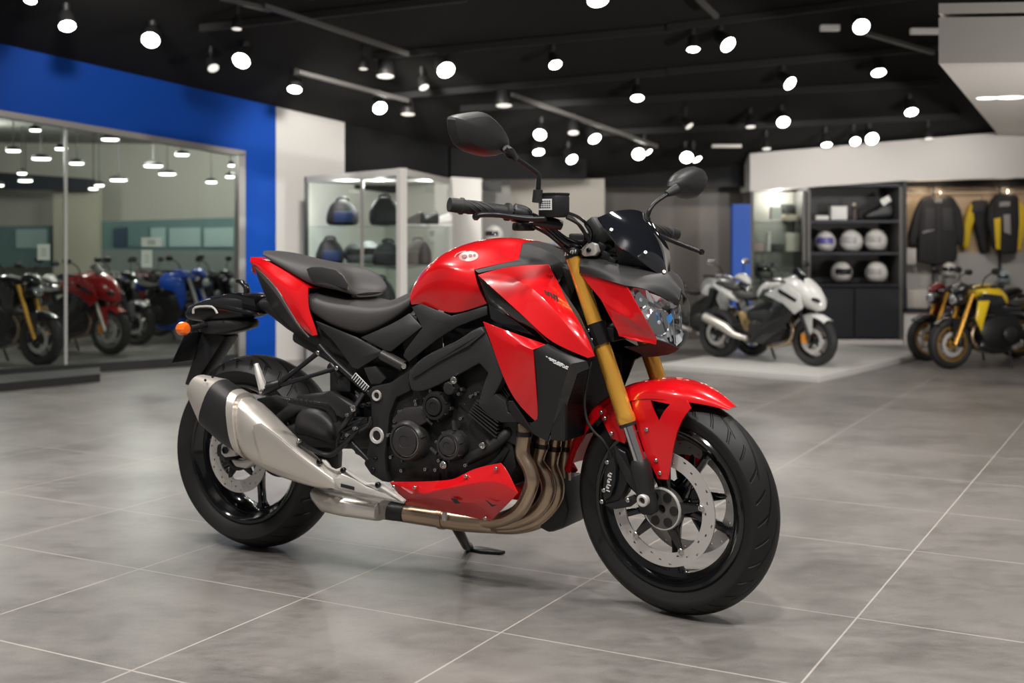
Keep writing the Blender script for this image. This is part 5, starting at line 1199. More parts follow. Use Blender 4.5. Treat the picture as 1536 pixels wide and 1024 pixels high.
names = {0: 'lit spotlight at far upper left above the blue wall', 1: 'large lit spotlight second from the left above the blue wall', 2: 'large lit spotlight above the white corner wall', 3: 'small lit spotlight just left of the white corner wall top', 4: 'lit spotlight above the glass showcase', 5: 'large lit spotlight directly above the right mirror of the red bike', 8: 'lit spotlight cut off by the top edge of the photo', 9: 'lit spotlight hanging straight down in the middle of the ceiling', 10: 'large lit spotlight nearest the white soffit at top', 6: 'lit spotlight on black housing above the red bike handlebar', 7: 'lit spotlight hanging straight down in the middle of the ceiling', 14: 'lit spotlight beside the sloping edge of the white soffit', 12: 'lit downward spotlight left of the white soffit', 15: 'round lit spotlight just above the white fascia', 16: 'smaller lit spotlight just left of the round one above the white fascia'}
places = {9: 'tilted lit spotlight at upper right of centre beside a smaller downward one', 11: 'tilted lit spotlight over the white motorcycle, in the middle rows', 13: 'round lit spotlight over the black helmet shelves', 17: 'lit spotlight right of the right mirror, left one of its pair', 18: 'lit spotlight right of the right mirror, right one of its pair', 19: 'tilted lit spotlight low over the brake fluid reservoir', 20: 'flat lit spotlight under the pair right of the right mirror', 21: 'round lit spotlight above the flyscreen', 22: 'small tilted spotlight touching the round one above the flyscreen', 23: 'round lit spotlight just above the left mirror', 24: 'small tilted spotlight beside the round one above the left mirror', 25: 'small downward spotlight left of the tilted one at upper right of centre', 26: 'small spotlight just above the left end of the white fascia', 27: 'spotlight at the top left corner of the photo'}
labs = dict(names); labs[8] = 'lit spotlight cut off by the top edge of the photo'; 
for i in (9, 11, 13, 17, 18, 19, 20, 21, 22, 23, 24, 25, 26, 27): labs[i] = places[i]
labs[8], labs[7] = 'lit spotlight cut off by the top edge of the photo', 'lit spotlight hanging straight down in the middle of the ceiling'
for i, (px, py, r, tl__, hd__) in enumerate(lamps):
    spotlight(px, py, r, tl__, hd__, True, labs[i], 'lit ceiling spotlights')
dim = [(320, 102, 9, .9, .6, 'unlit looking tilted spotlight left of the large lit one above the white corner'), (578, 114, 14, .2, 0, 'dim wide downward lamp left of the lit one above the right mirror'), (612, 171, 11, .2, 0, 'dim lamp right of the lit one above the glass showcase'), (636, 131, 8, .7, .6, 'small dim tilted lamp left of the right mirror top'), (545, 103, 7, .2, 0, 'small dim lamp hanging from the long lighting track'), (756, 158, 13, .2, 0, 'dim wide lamp just above the right mirror stem'), (355, 43, 8, .2, 0, 'small dim lamp above the large lit one at upper left'), (860, 199, 9, .4, 0, 'dim lamp between the lit pair right of the right mirror'), (1126, 190, 8, .3, 0, 'dim small lamp over the blue panel'), (1150, 223, 7, .3, 0, 'dim small lamp at the left end of the white fascia'), (1034, 189, 7, .9, .8, 'dim tilted lamp high above the left mirror'), (1393, 208, 7, .3, 0, 'dim small lamp over the clothing display')]
for px, py, r, t_, h_, lab in dim: spotlight(px, py, r, t_, h_, False, lab, 'dim ceiling lamps')
for (px, py, w_, h_, lab) in ((1245, 42, 28, 9, 'short pale light bar left of the large lit spotlight'), (1387, 47, 42, 9, 'pale light bar touching the white soffit'), (1090, 219, 44, 5, 'long pale light bar above the left mirror')):
    a = cpt(px, py, .10); hw = w_ / 2 / F * a.y; hh = h_ / 2 / F * a.y
    o = obj('light_bar', bx(a, (hw * 2, .05, hh * 2)), mat('light_bar_housing', (.55, .52, .48), .5, emit=.12, ecol=(1, .95, .88)), bevel=.004); tag(o, lab, 'lamp')
# ---- platform under the motorcycles on the right
g = [ground(985, 556), ground(1229, 575), ground(1309, 556)]
bk_ = g[1] + (g[2] - g[1]) * 3.2
pf = [g[0], g[1], g[2] + (g[2] - g[1]) * 1.2, g[0] + (g[2] - g[1]) * 2.5]
bm = bmesh.new(); prism(bm, [V((p.x, p.y, 0)) for p in pf], (0, 0, .05)); bmesh.ops.recalc_face_normals(bm, faces=bm.faces)
pfo = obj('display_platform', bm, M['platform'], bevel=.004); tag(pfo, 'low white display platform under the white motorcycle', 'platform')
# ---- glass showcase behind the red motorcycle
zc = 1.43
A_c, B_c, C_c = at(458, 300, 9.6), at(603, 300, 8.2), at(676, 300, 10.0); D_c = V((A_c.x + .55, 10.55, 0))
cor = [V((p.x, p.y, 0)) for p in (A_c, B_c, C_c, D_c)]
show = empty('glass_showcase', ((A_c.x + C_c.x) / 2, 9.4, 0), 0, 'tall glass showcase with dark gear on glass shelves behind the red bike seat', 'showcase')
off = -V(show.location)
def inset(k): c = sum(cor, V()) / 4; return [c + (p - c) * k for p in cor]
def slab(name, k, z0, z1, m):
    bm = bmesh.new(); prism(bm, [p + V((0, 0, z0)) for p in inset(k)], (0, 0, z1 - z0)); bmesh.ops.recalc_face_normals(bm, faces=bm.faces); bm.transform(Matrix.Translation(off)); return obj(name, bm, m, show, smooth=False)
slab('top_panel', 1.0, zc - .045, zc, M['wall_white']); slab('base', 1.0, 0, .16, M['wall_white'])
for z in (.475, .767, 1.05): slab('glass_shelf', .95, z - .012, z, M['shelfglass'])
pw = [.012, .026, .016, .016]
for k, p in enumerate(cor):
    c = inset(.985)[k]
    obj('post', bx(c + V((0, 0, zc / 2)) + off, (pw[k] * 2, pw[k] * 2, zc), Matrix.Rotation(.6, 4, 'Z')), M['plinth'] if k == 0 else M['wall_white'], show, smooth=False)
for (i, j) in ((0, 1), (1, 2)):
    a, b = inset(.975)[i], inset(.975)[j]
    bm = bmesh.new(); prism(bm, [a + V((0, 0, .16)), b + V((0, 0, .16)), b + V((0, 0, zc - .04)), a + V((0, 0, zc - .04))], (.004, .006, 0)); bmesh.ops.recalc_face_normals(bm, faces=bm.faces); bm.transform(Matrix.Translation(off))
    obj('glass_pane', bm, M['shelfglass'], show, smooth=False)
m_ = inset(.98)[0].lerp(inset(.98)[1], .62)
obj('door_edge', bx(m_ + V((0, 0, zc / 2)) + off, (.022, .022, zc - .1)), M['frame'], show, smooth=False)
bm = bmesh.new(); a, b, c = inset(.97)[3], inset(.97)[2], inset(.97)[0]
for p, q in ((a, b), (a, c)): prism(bm, [p + V((0, 0, .16)), q + V((0, 0, .16)), q + V((0, 0, zc - .04)), p + V((0, 0, zc - .04))], (-.01, .012, 0))
bmesh.ops.recalc_face_normals(bm, faces=bm.faces); bm.transform(Matrix.Translation(off)); obj('back_panel', bm, mat('showcase_back', (.55, .53, .48), .6), show, smooth=False)
# ================================================================ motorcycles in the background
def sring(x, zc, hw, hh, n=16, p=2.5): return [V((x, a, zc + b)) for a, b in rrect(hw, hh, p, n)]
def lsec(secs, n=16, p=2.5):
    bm = bmesh.new(); loft(bm, [sring(*s, n, p) for s in secs]); bmesh.ops.recalc_face_normals(bm, faces=bm.faces); return bm
def side_plate(pts, y, th_):
    return pr([V((x, y, z)) for x, z in pts], (0, th_, 0))
CM = {}
def cm(name, col, rough=.25, coat=.8, metal=0.0):
    if name not in CM: CM[name] = mat(name, col, rough, metal, coat)
    return CM[name]
WH = {}
def bg_wheel(name, x, r, hw, rimm, root):
    key = (r, hw, rimm.name)
    if key not in WH:
        bm = bmesh.new()
        lathe(bm, [(-hw * .7, r * .72), (-hw * .7, r * .66), (-hw * .3, r * .60), (hw * .3, r * .60), (hw * .7, r * .66), (hw * .7, r * .72)], (0, 0, 0), (0, 1, 0), 32, closed=True)
        lathe(bm, [(-.06, .02), (-.06, .045), (.06, .045), (.06, .02)], (0, 0, 0), (0, 1, 0), 16, closed=True)
        for k in range(5):
            a = 2 * PI * k / 5 + .3; d = V((math.cos(a), 0, math.sin(a)))
            tube(bm, [d * .04, d * r * .62], [.016, .012], 6)
        bmesh.ops.recalc_face_normals(bm, faces=bm.faces)
        b2 = lt([(-hw * .72, r * .71), (-hw, r * .85), (-hw * .8, r * .95), (-hw * .3, r), (hw * .3, r), (hw * .8, r * .95), (hw, r * .85), (hw * .72, r * .71)], (0, 0, 0), (0, 1, 0), 40, closed=True)
        b3 = bmesh.new()
        for s in (-1, 1): lathe(b3, [(s * hw * .95 - .002, r * .34), (s * hw * .95 - .002, r * .5), (s * hw * .95 + .002, r * .5), (s * hw * .95 + .002, r * .34)], (0, 0, 0), (0, 1, 0), 32, closed=True)
        bmesh.ops.recalc_face_normals(b3, faces=b3.faces)
        WH[key] = (obj(name, bm, rimm, root), obj('tyre', b2, M['rubber'], None), obj('brake_disc', b3, M['disc'], None))
        w, t, d = WH[key]; t.parent = w; d.parent = w
    else:
        w, t, d = [o.copy() for o in WH[key]]
        for o in (w, t, d): COL.objects.link(o)
        w.name = name; w.parent = root; t.parent = w; d.parent = w
    w.location = (x, 0, r); return w
def bg_bike(fpx, fpy, heading, scale, label, paint, second, kind='naked', fork=None, rim=None, z0=0.0, seatm=None, lampcol=True, guard=None):
    h = math.radians(heading); d = V((math.cos(h), math.sin(h), 0))
    f = ground(fpx, fpy, z0); root = empty('motorcycle', f - d * scale * .71, h, label, 'motorcycle', None, scale)
    fork = fork or M['satin']; rim = rim or M['gloss']; seatm = seatm or M['seat']
    bg_wheel('front_wheel', .71, .305, .06, rim, root); bg_wheel('rear_wheel', -.71, .305, .085, rim, root)
    for s in (-1, 1):
        lg = obj('fork_leg', tb([(.46, s * .10, .92), (.60, s * .10, .56), (.71, s * .10, .31)], [.026, .026, .022], 10), fork, root)
        obj('brake_caliper', bx((.62, s * .085, .33), (.07, .04, .12)), M['satin'] if kind != 'sport' else cm('caliper_orange', (.7, .25, .02)), lg, bevel=.01)
    rows = [[V((.71 + math.cos(t) * rr, y, .305 + math.sin(t) * rr)) for t in [math.radians(50 + 110 * k / 8) for k in range(9)]] for y, rr in ((-.085, .285), (-.07, .325), (0, .34), (.07, .325), (.085, .285))]
    fpm = guard or paint
    fd = obj('front_fender', grid(rows, inside=(.71, 0, .305)), fpm, root, sub=1, solid=.006)
    for s in (-1, 1): obj('fender_stay', side_plate([(.60, .58), (.74, .62), (.73, .40), (.69, .38)], s * .088, .005), fpm, fd)
    obj('swingarm', side_plate([(-.10, .46), (-.30, .46), (-.74, .34), (-.74, .28), (-.30, .33), (-.10, .36)], -.12, .24), M['satin'], root, bevel=.01)
    obj('engine', side_plate([(-.20, .32), (-.24, .50), (-.12, .62), (.12, .66), (.34, .60), (.40, .44), (.30, .28), (.06, .22)], -.17, .34), M['engine'], root, bevel=.02)
    for s in (-1, 1):
        ec = obj('engine_cover', lt([(0, .10), (.03, .10), (.04, .08), (.04, 0)], (-.02, s * .17, .42), (0, s, 0), 20), M['engine2'], root)
        obj('frame_spar', side_plate([(-.22, .44), (-.16, .62), (.20, .82), (.42, .90), (.44, .80), (.20, .68), (-.08, .46)], s * .15 - .012, .024), M['satin'] if kind != 'sport' else M['satin'], root, bevel=.006)
    tk = obj('fuel_tank', lsec([(-.10, .80, .07, .05), (-.04, .85, .12, .09), (.08, .90, .155, .12), (.22, .93, .16, .12), (.34, .93, .13, .09), (.42, .90, .08, .05)]), paint, root, sub=1)
    for s in (-1, 1): obj('tank_panel', side_plate([(.02, .78), (.10, .90), (.36, .93), (.46, .84), (.48, .66), (.36, .56), (.28, .72)], s * .185 - .01, .02), second, tk, bevel=.008)
    obj('rider_seat', lsec([(-.50, .86, .08, .03), (-.36, .80, .12, .04), (-.20, .77, .13, .045), (-.06, .81, .07, .04)]), seatm, root, sub=1)
    obj('pillion_seat', lsec([(-.78, .95, .05, .02), (-.66, .93, .08, .035), (-.50, .90, .09, .035), (-.42, .87, .06, .02)]), seatm, root, sub=1)
    obj('tail_panel', lsec([(-.84, .93, .03, .02), (-.70, .88, .09, .05), (-.52, .81, .12, .06), (-.36, .73, .11, .05)]), paint if kind != 'plain' else second, root, sub=1)
    pl = obj('plate_holder', side_plate([(-.84, .88), (-.76, .86), (-.86, .62), (-.92, .60)], -.05, .10), M['black'], root)
    ex = obj('silencer', tb([(-.16, -.17, .28), (-.34, -.19, .32), (-.46, -.21, .40), (-.78, -.22, .52)], [.03, .04, .062, .058], 14), M['steel'], root)
    obj('silencer_tip', tb([(-.77, -.22, .517), (-.80, -.22, .53)], .05, 12), M['black'], ex)
    for k in range(3): obj('header_pipe', tb([(.38, -.10 + .1 * k, .56), (.47, -.10 + .1 * k, .44), (.40, -.10 + .1 * k, .27), (.1, -.10 + .08 * k, .2)], .022, 8, 3), M['bronze'], root)
    hb = obj('handlebar', tb([(.26, -.37, 1.02), (.40, -.18, 1.0), (.44, -.06, .98), (.44, .06, .98), (.40, .18, 1.0), (.26, .37, 1.02)], .013, 8, 3), M['satin'], root)
    for s in (-1, 1):
        obj('handlebar_grip', tb([(.24, s * .40, 1.022), (.33, s * .27, 1.012)], .019, 10), M['rubber'], hb)
        obj('lever', tb([(.38, s * .24, 1.01), (.34, s * .38, 1.0)], .008, 6), M['satin'], hb)
        mr_ = obj('mirror', lsec([(.30, 1.20, .06, .03), (.33, 1.20, .085, .05), (.36, 1.20, .05, .03)], 14), M['black'] if kind != 'chrome' else M['chrome'], root, sub=1)
        mr_.data.transform(Matrix.Translation((0, s * .36, 0)))
        obj('mirror_stem', tb([(.40, s * .20, 1.01), (.39, s * .24, 1.12), (.34, s * .33, 1.19)], .008, 6, 3), M['black'], mr_)
    if kind == 'sport':
        cw = obj('front_fairing', lsec([(.22, .93, .15, .07), (.42, .93, .21, .16), (.60, .88, .20, .19), (.76, .79, .14, .15), (.86, .73, .05, .06)], 18, 2.2), paint, root, sub=1)
        for s in (-1, 1):
            obj('fairing_wing', side_plate([(.14, .84), (.44, .98), (.66, .86), (.70, .70), (.58, .62), (.42, .74)], s * .222 - .01, .02), paint, cw, bevel=.009)
            obj('fairing_vent', side_plate([(.36, .92), (.62, .80), (.60, .765), (.36, .87)], s * .236 - .004, .008), M['gloss'], cw)
            obj('side_fairing', side_plate([(.52, .86), (.62, .70), (.40, .44), (.10, .24), (-.10, .24), (.02, .40), (.22, .62), (.30, .84)], s * .205 - .01, .02), second, root, bevel=.01)
            obj('headlight', lsec([(.70, .83, .05, .03), (.77, .80, .04, .028), (.80, .78, .015, .01)], 12).copy() if False else lsec([(.68, .83, .05, .03), (.77, .81, .045, .026), (.81, .79, .015, .01)], 12), M['gloss'], cw).data.transform(Matrix.Translation((.035, s * .085, -.02)))
        obj('windscreen', grid([[V((.74, y * .5, .90)) for y in (-.12, 0, .12)], [V((.62, y, 1.02 + (.03 if y == 0 else 0))) for y in (-.13, 0, .13)], [V((.46, y, 1.12 + (.05 if y == 0 else 0))) for y in (-.11, 0, .11)]], inside=(.4, 0, .8)), M['screen'], root, sub=2, solid=.005)
    else:
        hl = obj('headlight', lsec([(.50, .86, .10, .09), (.60, .86, .115, .10), (.66, .85, .10, .085), (.69, .84, .04, .04)], 16, 2.3), M['gloss'], root, sub=1)
        obj('headlight_lens', lsec([(.655, .85, .09, .075), (.69, .845, .07, .055), (.70, .84, .02, .02)], 16, 2.3), M['chrome'] if lampcol else M['black'], hl, sub=1)
        obj('flyscreen', lsec([(.46, .98, .10, .02), (.54, 1.02, .10, .06), (.62, .98, .09, .05), (.68, .93, .05, .02)], 14), second, root, sub=1)
        obj('bellypan', side_plate([(-.10, .26), (.10, .30), (.36, .36), (.40, .26), (.20, .18), (0, .18)], -.16, .32), second, root, bevel=.02)
        for s in (-1, 1): obj('radiator_shroud', side_plate([(.30, .84), (.46, .84), (.50, .62), (.42, .46), (.38, .60)], s * .21 - .012, .024), paint, root, bevel=.008)
    if kind == 'sport': obj('footrest_bracket', side_plate([(-.30, .60), (-.22, .62), (-.05, .44), (-.10, .36), (-.20, .38), (-.26, .50)], -.17, .02), cm('bracket_gold', (.50, .34, .15), .35, .2, .6), root, bevel=.006)
    sdx = obj('side_stand', tb([(-.05, .12, .28), (-.02, .22, .01)], .014, 8), M['satin'], root)
    return root
black, grey = cm('paint_black', (.008, .008, .009)), cm('paint_grey', (.16, .16, .165))
white, redp = cm('paint_white', (.62, .62, .60)), cm('paint_red', (.42, .008, .008))
bluep, yel = cm('paint_blue', (.006, .075, .48)), cm('paint_yellow', (.82, .56, .008))
gold_rim = cm('rim_gold', (.45, .27, .06), .35, .2, .7); silv = cm('rim_silver', (.4, .4, .4), .35, .2, .8)
bg_bike(62, 549, -24, .66, 'black naked motorcycle with gold fork nearest the window at far left', black, black, 'naked', M['gold'])
bg_bike(86, 521, -24, .60, 'black and white motorcycle between the black one and the red one in the side room', black, white, 'naked')
bg_bike(166, 532, -24, .64, 'red sport motorcycle behind the window glass', redp, black, 'sport', M['steel'], silv)
bg_bike(206, 517, -24, .63, 'dark grey motorcycle just right of the red sport one behind the glass', grey, black, 'naked')
bg_bike(312, 515, -22, .64, 'blue naked motorcycle in the side room behind the glass', bluep, bluep, 'naked', M['alu'])
bg_bike(247, 500, -24, .60, 'black motorcycle with dark red tank between the grey and the blue ones', cm('paint_dark_red', (.10, .006, .008)), black, 'naked')
bg_bike(352, 508, -24, .62, 'black motorcycle at the right end of the window partly hidden by the white framed wall', black, black, 'naked')
bg_bike(1222, 549, -48, .60, 'white sport motorcycle with orange calipers on the low platform', white, black, 'sport', M['satin'], None, .05)
bg_bike(1128, 533, -48, .60, 'silver and grey naked motorcycle behind the white one on the platform', cm('paint_silver', (.45, .45, .45), .3, .5, .4), white, 'chrome', M['satin'], None, .05)
bg_bike(1425, 553, -163, .60, 'yellow and black naked motorcycle with gold wheels at right edge', yel, black, 'naked', M['gold'], gold_rim, guard=black)
bg_bike(1391, 541, -163, .58, 'black motorcycle with gold wheels half hidden behind the yellow one', black, cm('paint_burgundy', (.25, .01, .02)), 'naked', M['gold'], gold_rim)
# ================================================================ helmets
def helmet(px, py, Y, rpx, m, rz, label, vis=None):
    p = at(px, py, Y); r = rpx / F * Y
    e = empty('helmet', (p.x, p.y, p.z - r * .9), rz, label, 'helmet', None, r)
    bm = bmesh.new(); bmesh.ops.create_uvsphere(bm, u_segments=24, v_segments=16, radius=1.0)
    for v in bm.verts:
        x, y, z = v.co; f = 1 + .22 * max(0, x) * max(0, -z + .1)
        v.co = V((x * 1.18 * f, y * .92, max(z, -.82) * 1.0 + (.05 * x)))
    dele = [f for f in bm.faces if f.calc_center_median().x > .55 and -.16 < f.calc_center_median().z < .42 and abs(f.calc_center_median().y) < .75]
    bmesh.ops.delete(bm, geom=dele, context='FACES'); bm.transform(Matrix.Translation((0, 0, .9)))
    obj('shell', bm, m, e, sub=1, solid=.05)
    bm = bmesh.new(); bmesh.ops.create_uvsphere(bm, u_segments=24, v_segments=16, radius=1.0)
    for v in bm.verts: v.co = V((v.co.x * 1.15, v.co.y * .90, v.co.z + .04 * v.co.x))
    bmesh.ops.delete(bm, geom=[f for f in bm.faces if not (f.calc_center_median().x > .35 and -.26 < f.calc_center_median().z < .52)], context='FACES'); bm.transform(Matrix.Translation((0, 0, .9)))
    obj('visor', bm, vis or M['gloss'], e, solid=.02)
    obj('neck_rim', lt([(.02, .70), (.02, .82), (.10, .86), (.10, .74)], (0, 0, 0), (0, 0, 1), 24, closed=True), M['black'], e)
    obj('vent', bx((.72, 0, 1.72), (.3, .25, .08), Matrix.Rotation(.5, 4, 'Y')), m, e, bevel=.02)
    return e
wh = mat('helmet_white', (.66, .64, .61), .25, 0, .6)
pv_ = mat('visor_purple', (.10, .09, .32), .2, 0, .6); lv_ = mat('visor_pale', (.35, .34, .33), .2, 0, .6)
helmet(1238, 363, Yw + .14, 17, wh, -1.9, 'white helmet with violet visor, left one on the upper helmet shelf', pv_)
helmet(1277, 362, Yw + .14, 17.5, wh, -2.3, 'white helmet in the middle of the upper helmet shelf', lv_)
helmet(1314, 361, Yw + .14, 17.5, wh, -2.3, 'white helmet at the right of the upper helmet shelf', lv_)
helmet(1262, 409, Yw + .14, 17, wh, -1.5, 'white helmet on the left of the lower helmet shelf with dark slit')
helmet(1315, 409, Yw + .14, 17, wh, -2.3, 'white helmet on the right of the lower helmet shelf', lv_)
helmet(1144, 405, Yw + .14, 14, mat('helmet_grey', (.22, .21, .20), .4), -1.6, 'grey helmet with dark opening in the narrow glass cabinet')
# small goods on the shelves
def good(name, px0, py0, px1, py1, Y, dep, m, label, cat, bev=.004, group=None):
    a, b = at(px0, py0, Y), at(px1, py1, Y)
    o = obj(name, span((a.x, Y, b.z), (b.x, Y + dep, a.z)), m, bevel=bev); tag(o, label, cat, group); return o
g = good('boxed_product', 1247, 309, 1271, 330, Yw + .1, .1, M['paper'], 'white square box on the top shelf above the white helmets', 'box')
g = good('boxed_product', 1224, 323, 1243, 330, Yw + .1, .12, M['paper'], 'flat white box lying at the left of the top shelf', 'box')
bt = obj('bottle', lt([(0, .028), (.10, .028), (.115, .014), (.13, .014), (.13, 0)], at(1281, 330, Yw + .12), (0, 0, 1), 16), mat('bottle_dark', (.05, .04, .035), .4)); tag(bt, 'dark bottle with pale cap beside the white square box', 'bottle')
obj('bottle_cap', lt([(.13, .016), (.155, .016), (.155, 0)], at(1281, 330, Yw + .12), (0, 0, 1), 12), mat('cap_pale', (.5, .42, .33), .5), bt)
p = at(1318, 330, Yw + .14)
bo = empty('riding_boot', p, 0, 'black riding boot with a white tag at the right of the top shelf', 'boot')
bm = bmesh.new(); loft(bm, [[V((x, a, z + b)) for a, b in rrect(.05, hh, 2.6, 14)] for x, z, hh in ((-.14, .03, .02), (-.10, .045, .04), (-.02, .06, .055), (.05, .09, .085), (.10, .09, .085), (.12, .09, .06))]); bmesh.ops.recalc_face_normals(bm, faces=bm.faces)
obj('boot_body', bm, M['black'], bo, sub=1); obj('boot_tag', bx((.045, -.06, .175), (.09, .01, .06), Matrix.Rotation(-.5, 4, 'Y')), M['paper'], bo, bevel=.004)
good('boxed_product', 1157, 310, 1172, 329, Yw + .08, .1, M['paper'], 'white box on the upper glass shelf of the narrow cabinet', 'box')
good('boxed_product', 1176, 322, 1197, 331, Yw + .08, .1, mat('cream_box', (.55, .48, .38), .6), 'flat cream box on the upper glass shelf of the narrow cabinet', 'box')
good('boxed_product', 1174, 306, 1190, 320, Yw + .22, .1, M['plinth'], 'dark box at the back of the upper glass shelf of the narrow cabinet', 'box')
good('poster_card', 1179, 349, 1206, 377, Yw + .1, .02, mat('poster_cream', (.62, .57, .48), .6), 'cream poster card standing in the narrow glass cabinet', 'poster')
good('boxed_product', 1131, 364, 1146, 377, Yw + .1, .1, mat('pink_box', (.5, .36, .34), .6), 'pinkish box at the left of the middle shelf in the narrow cabinet', 'box')
good('boxed_product', 1151, 347, 1156, 377, Yw + .12, .05, M['paper'], 'tall thin white box in the middle of the narrow cabinet', 'box')
good('boxed_product', 1158, 366, 1176, 377, Yw + .12, .1, M['plinth'], 'low dark box left of the cream poster card', 'box')
good('boxed_product', 1160, 408, 1196, 424, Yw + .12, .12, mat('grey_box', (.2, .19, .18), .6), 'grey box on the lower shelf of the narrow cabinet', 'box')
# ================================================================ gear in the showcase
SZ = (.475, .767, 1.05)
def lump(name, px, Y, lvl, w_, h_, m, label, cat, d_=None, seed=0, extra=None):
    w_ *= 1.18; h_ *= 1.05; x = (px - CX) / F * Y; z = SZ[lvl]; e = empty(name, (x, Y, z), .3 * math.sin(seed * 7), label, cat)
    R_ = random.Random(seed); d_ = d_ or w_ * .8
    rings = []
    for t, k in ((0, .86), (.10, 1), (.35, 1.03), (.62, .92), (.84, .66), (1.0, .28)):
        kk = k * (1 + R_.uniform(-.06, .06)); ox = R_.uniform(-.06, .06) * w_ * t
        rings.append([V((a + ox, b, t * h_)) for a, b in rrect(w_ / 2 * kk, d_ / 2 * kk, 2.6, 16)])
    bm = bmesh.new(); loft(bm, rings); bmesh.ops.recalc_face_normals(bm, faces=bm.faces); obj('body', bm, m, e, sub=1)
    if cat == 'bag':
        obj('handle', tb([(-w_ * .2, 0, h_ * .92), (-w_ * .12, 0, h_ * 1.04), (w_ * .12, 0, h_ * 1.04), (w_ * .2, 0, h_ * .92)], .008, 8, 3), m, e)
        obj('pocket', bx((0, -d_ * .47, h_ * .34), (w_ * .6, d_ * .18, h_ * .42)), extra or m, e, bevel=.01)
    return e
bagm, bagb, bagg = mat('bag_black', (.018, .018, .020), .6), mat('bag_navy', (.015, .035, .11), .5), mat('bag_grey', (.12, .12, .125), .6)
lump('gear_bag', 514, 9.1, 2, .20, .185, bagm, 'black bag with navy pocket on the top shelf of the showcase, left', 'bag', seed=1, extra=bagb)
lump('gear_bag', 577, 8.9, 2, .19, .20, bagm, 'black bag on the top shelf of the showcase next to the white corner post', 'bag', seed=2)
lump('gear_bag', 495, 9.2, 1, .18, .185, bagm, 'black bag at the left of the middle showcase shelf', 'bag', seed=3, extra=bagb)
helmet(530, 380, 9.25, 16, bagg, -1.2, 'grey helmet beside the black bag on the middle showcase shelf')
helmet(553, 379, 9.3, 18, mat('helmet_light', (.38, .38, .38), .35), -1.2, 'light grey helmet in the middle of the middle showcase shelf')
lump('gear_bag', 582, 8.85, 1, .19, .17, bagm, 'black bag on the middle showcase shelf left of the white corner post', 'bag', seed=5)
lump('gear_bag', 627, 9.0, 1, .17, .18, mat('bag_brown', (.05, .042, .04), .6), 'dark brownish bag on the middle showcase shelf right of the white post', 'bag', seed=6)
lump('gear_bag', 570, 8.9, 0, .19, .20, bagm, 'black bag on the bottom showcase shelf above the rider seat', 'bag', seed=7)
helmet(538, 441, 9.2, 16, mat('helmet_pale', (.45, .45, .44), .35), -1.0, 'pale helmet on the bottom showcase shelf behind the seat')
lump('gear_bag', 632, 9.0, 0, .16, .17, bagm, 'black bag on the bottom showcase shelf right of the white post', 'bag', seed=8)
for i, (px, Y, m_, lab) in enumerate(((620, 8.9, bagm, 'black riding shoe on the top showcase shelf right of the white post'), (642, 9.2, bagm, 'black riding shoe further back on the top showcase shelf'), (662, 9.5, wh, 'white riding shoe at the right end of the top showcase shelf'))):
    e = empty('riding_shoe', ((px - CX) / F * Y, Y, SZ[2]), .5, lab, 'shoe')
    bm = bmesh.new(); loft(bm, [[V((x, a, z + b)) for a, b in rrect(.035, hh, 2.6, 14)] for x, z, hh in ((-.085, .03, .015), (-.06, .03, .026), (-.01, .04, .036), (.04, .055, .05), (.07, .055, .05), (.08, .05, .035))]); bmesh.ops.recalc_face_normals(bm, faces=bm.faces)
    obj('shoe_upper', bm, m_, e, sub=1); obj('sole', bx((0, 0, .007), (.17, .07, .014)), M['paper'], e, bevel=.004)
helmet(741, 352, 10.7, 15, wh, -2.0, 'white helmet in the recess between the white pier and the beige wall')
helmet(738, 318, 10.7, 10, wh, -2.0, 'small pale helmet partly seen above the grip in the recess') if False else None
# ================================================================ clothes in the lit display
def garment(name, label, cat, body, sleeves, m, Y, trim=()):
    c = at(sum(p[0] for p in body) / len(body), max(p[1] for p in body), Y)
    e = empty(name, c, 0, label, cat)
    def slab_(pix, y0, dep):
        bm = pr([at(p[0], p[1], Y) + V((0, y0, 0)) for p in pix], (0, dep, 0)); bm.transform(Matrix.Translation(-c)); return bm
    obj('body', slab_(body, 0, .10), m, e, bevel=.03)
    for s, mm in sleeves: obj('sleeve', slab_(s, .015, .075), mm, e, bevel=.025)
    for nm, t, mm, dd in trim: obj(nm, slab_(t, -.006, .012), mm, e, bevel=.003)
    x0 = sum(p[0] for p in body) / len(body); y0 = min(p[1] for p in body)
    hg_ = tb([at(x0 - 18, y0 + 12, Y + .05) - c, at(x0, y0 + 2, Y + .05) - c, at(x0 + 18, y0 + 12, Y + .05) - c], .006, 8); obj('hanger', hg_, M['track'], e)
    obj('hanger_hook', tb([at(x0, y0 + 3, Y + .05) - c, at(x0, y0 - 6, Y + .05) - c], .004, 6), M['chrome'], e)
    return e
cb, cb2, cy, cw_ = mat('cloth_black', (.016, .015, .016), .75), mat('cloth_charcoal', (.035, .033, .034), .7), mat('cloth_yellow', (.75, .50, .01), .6), mat('cloth_grey', (.30, .28, .27), .7)
Yg = Yw + .12
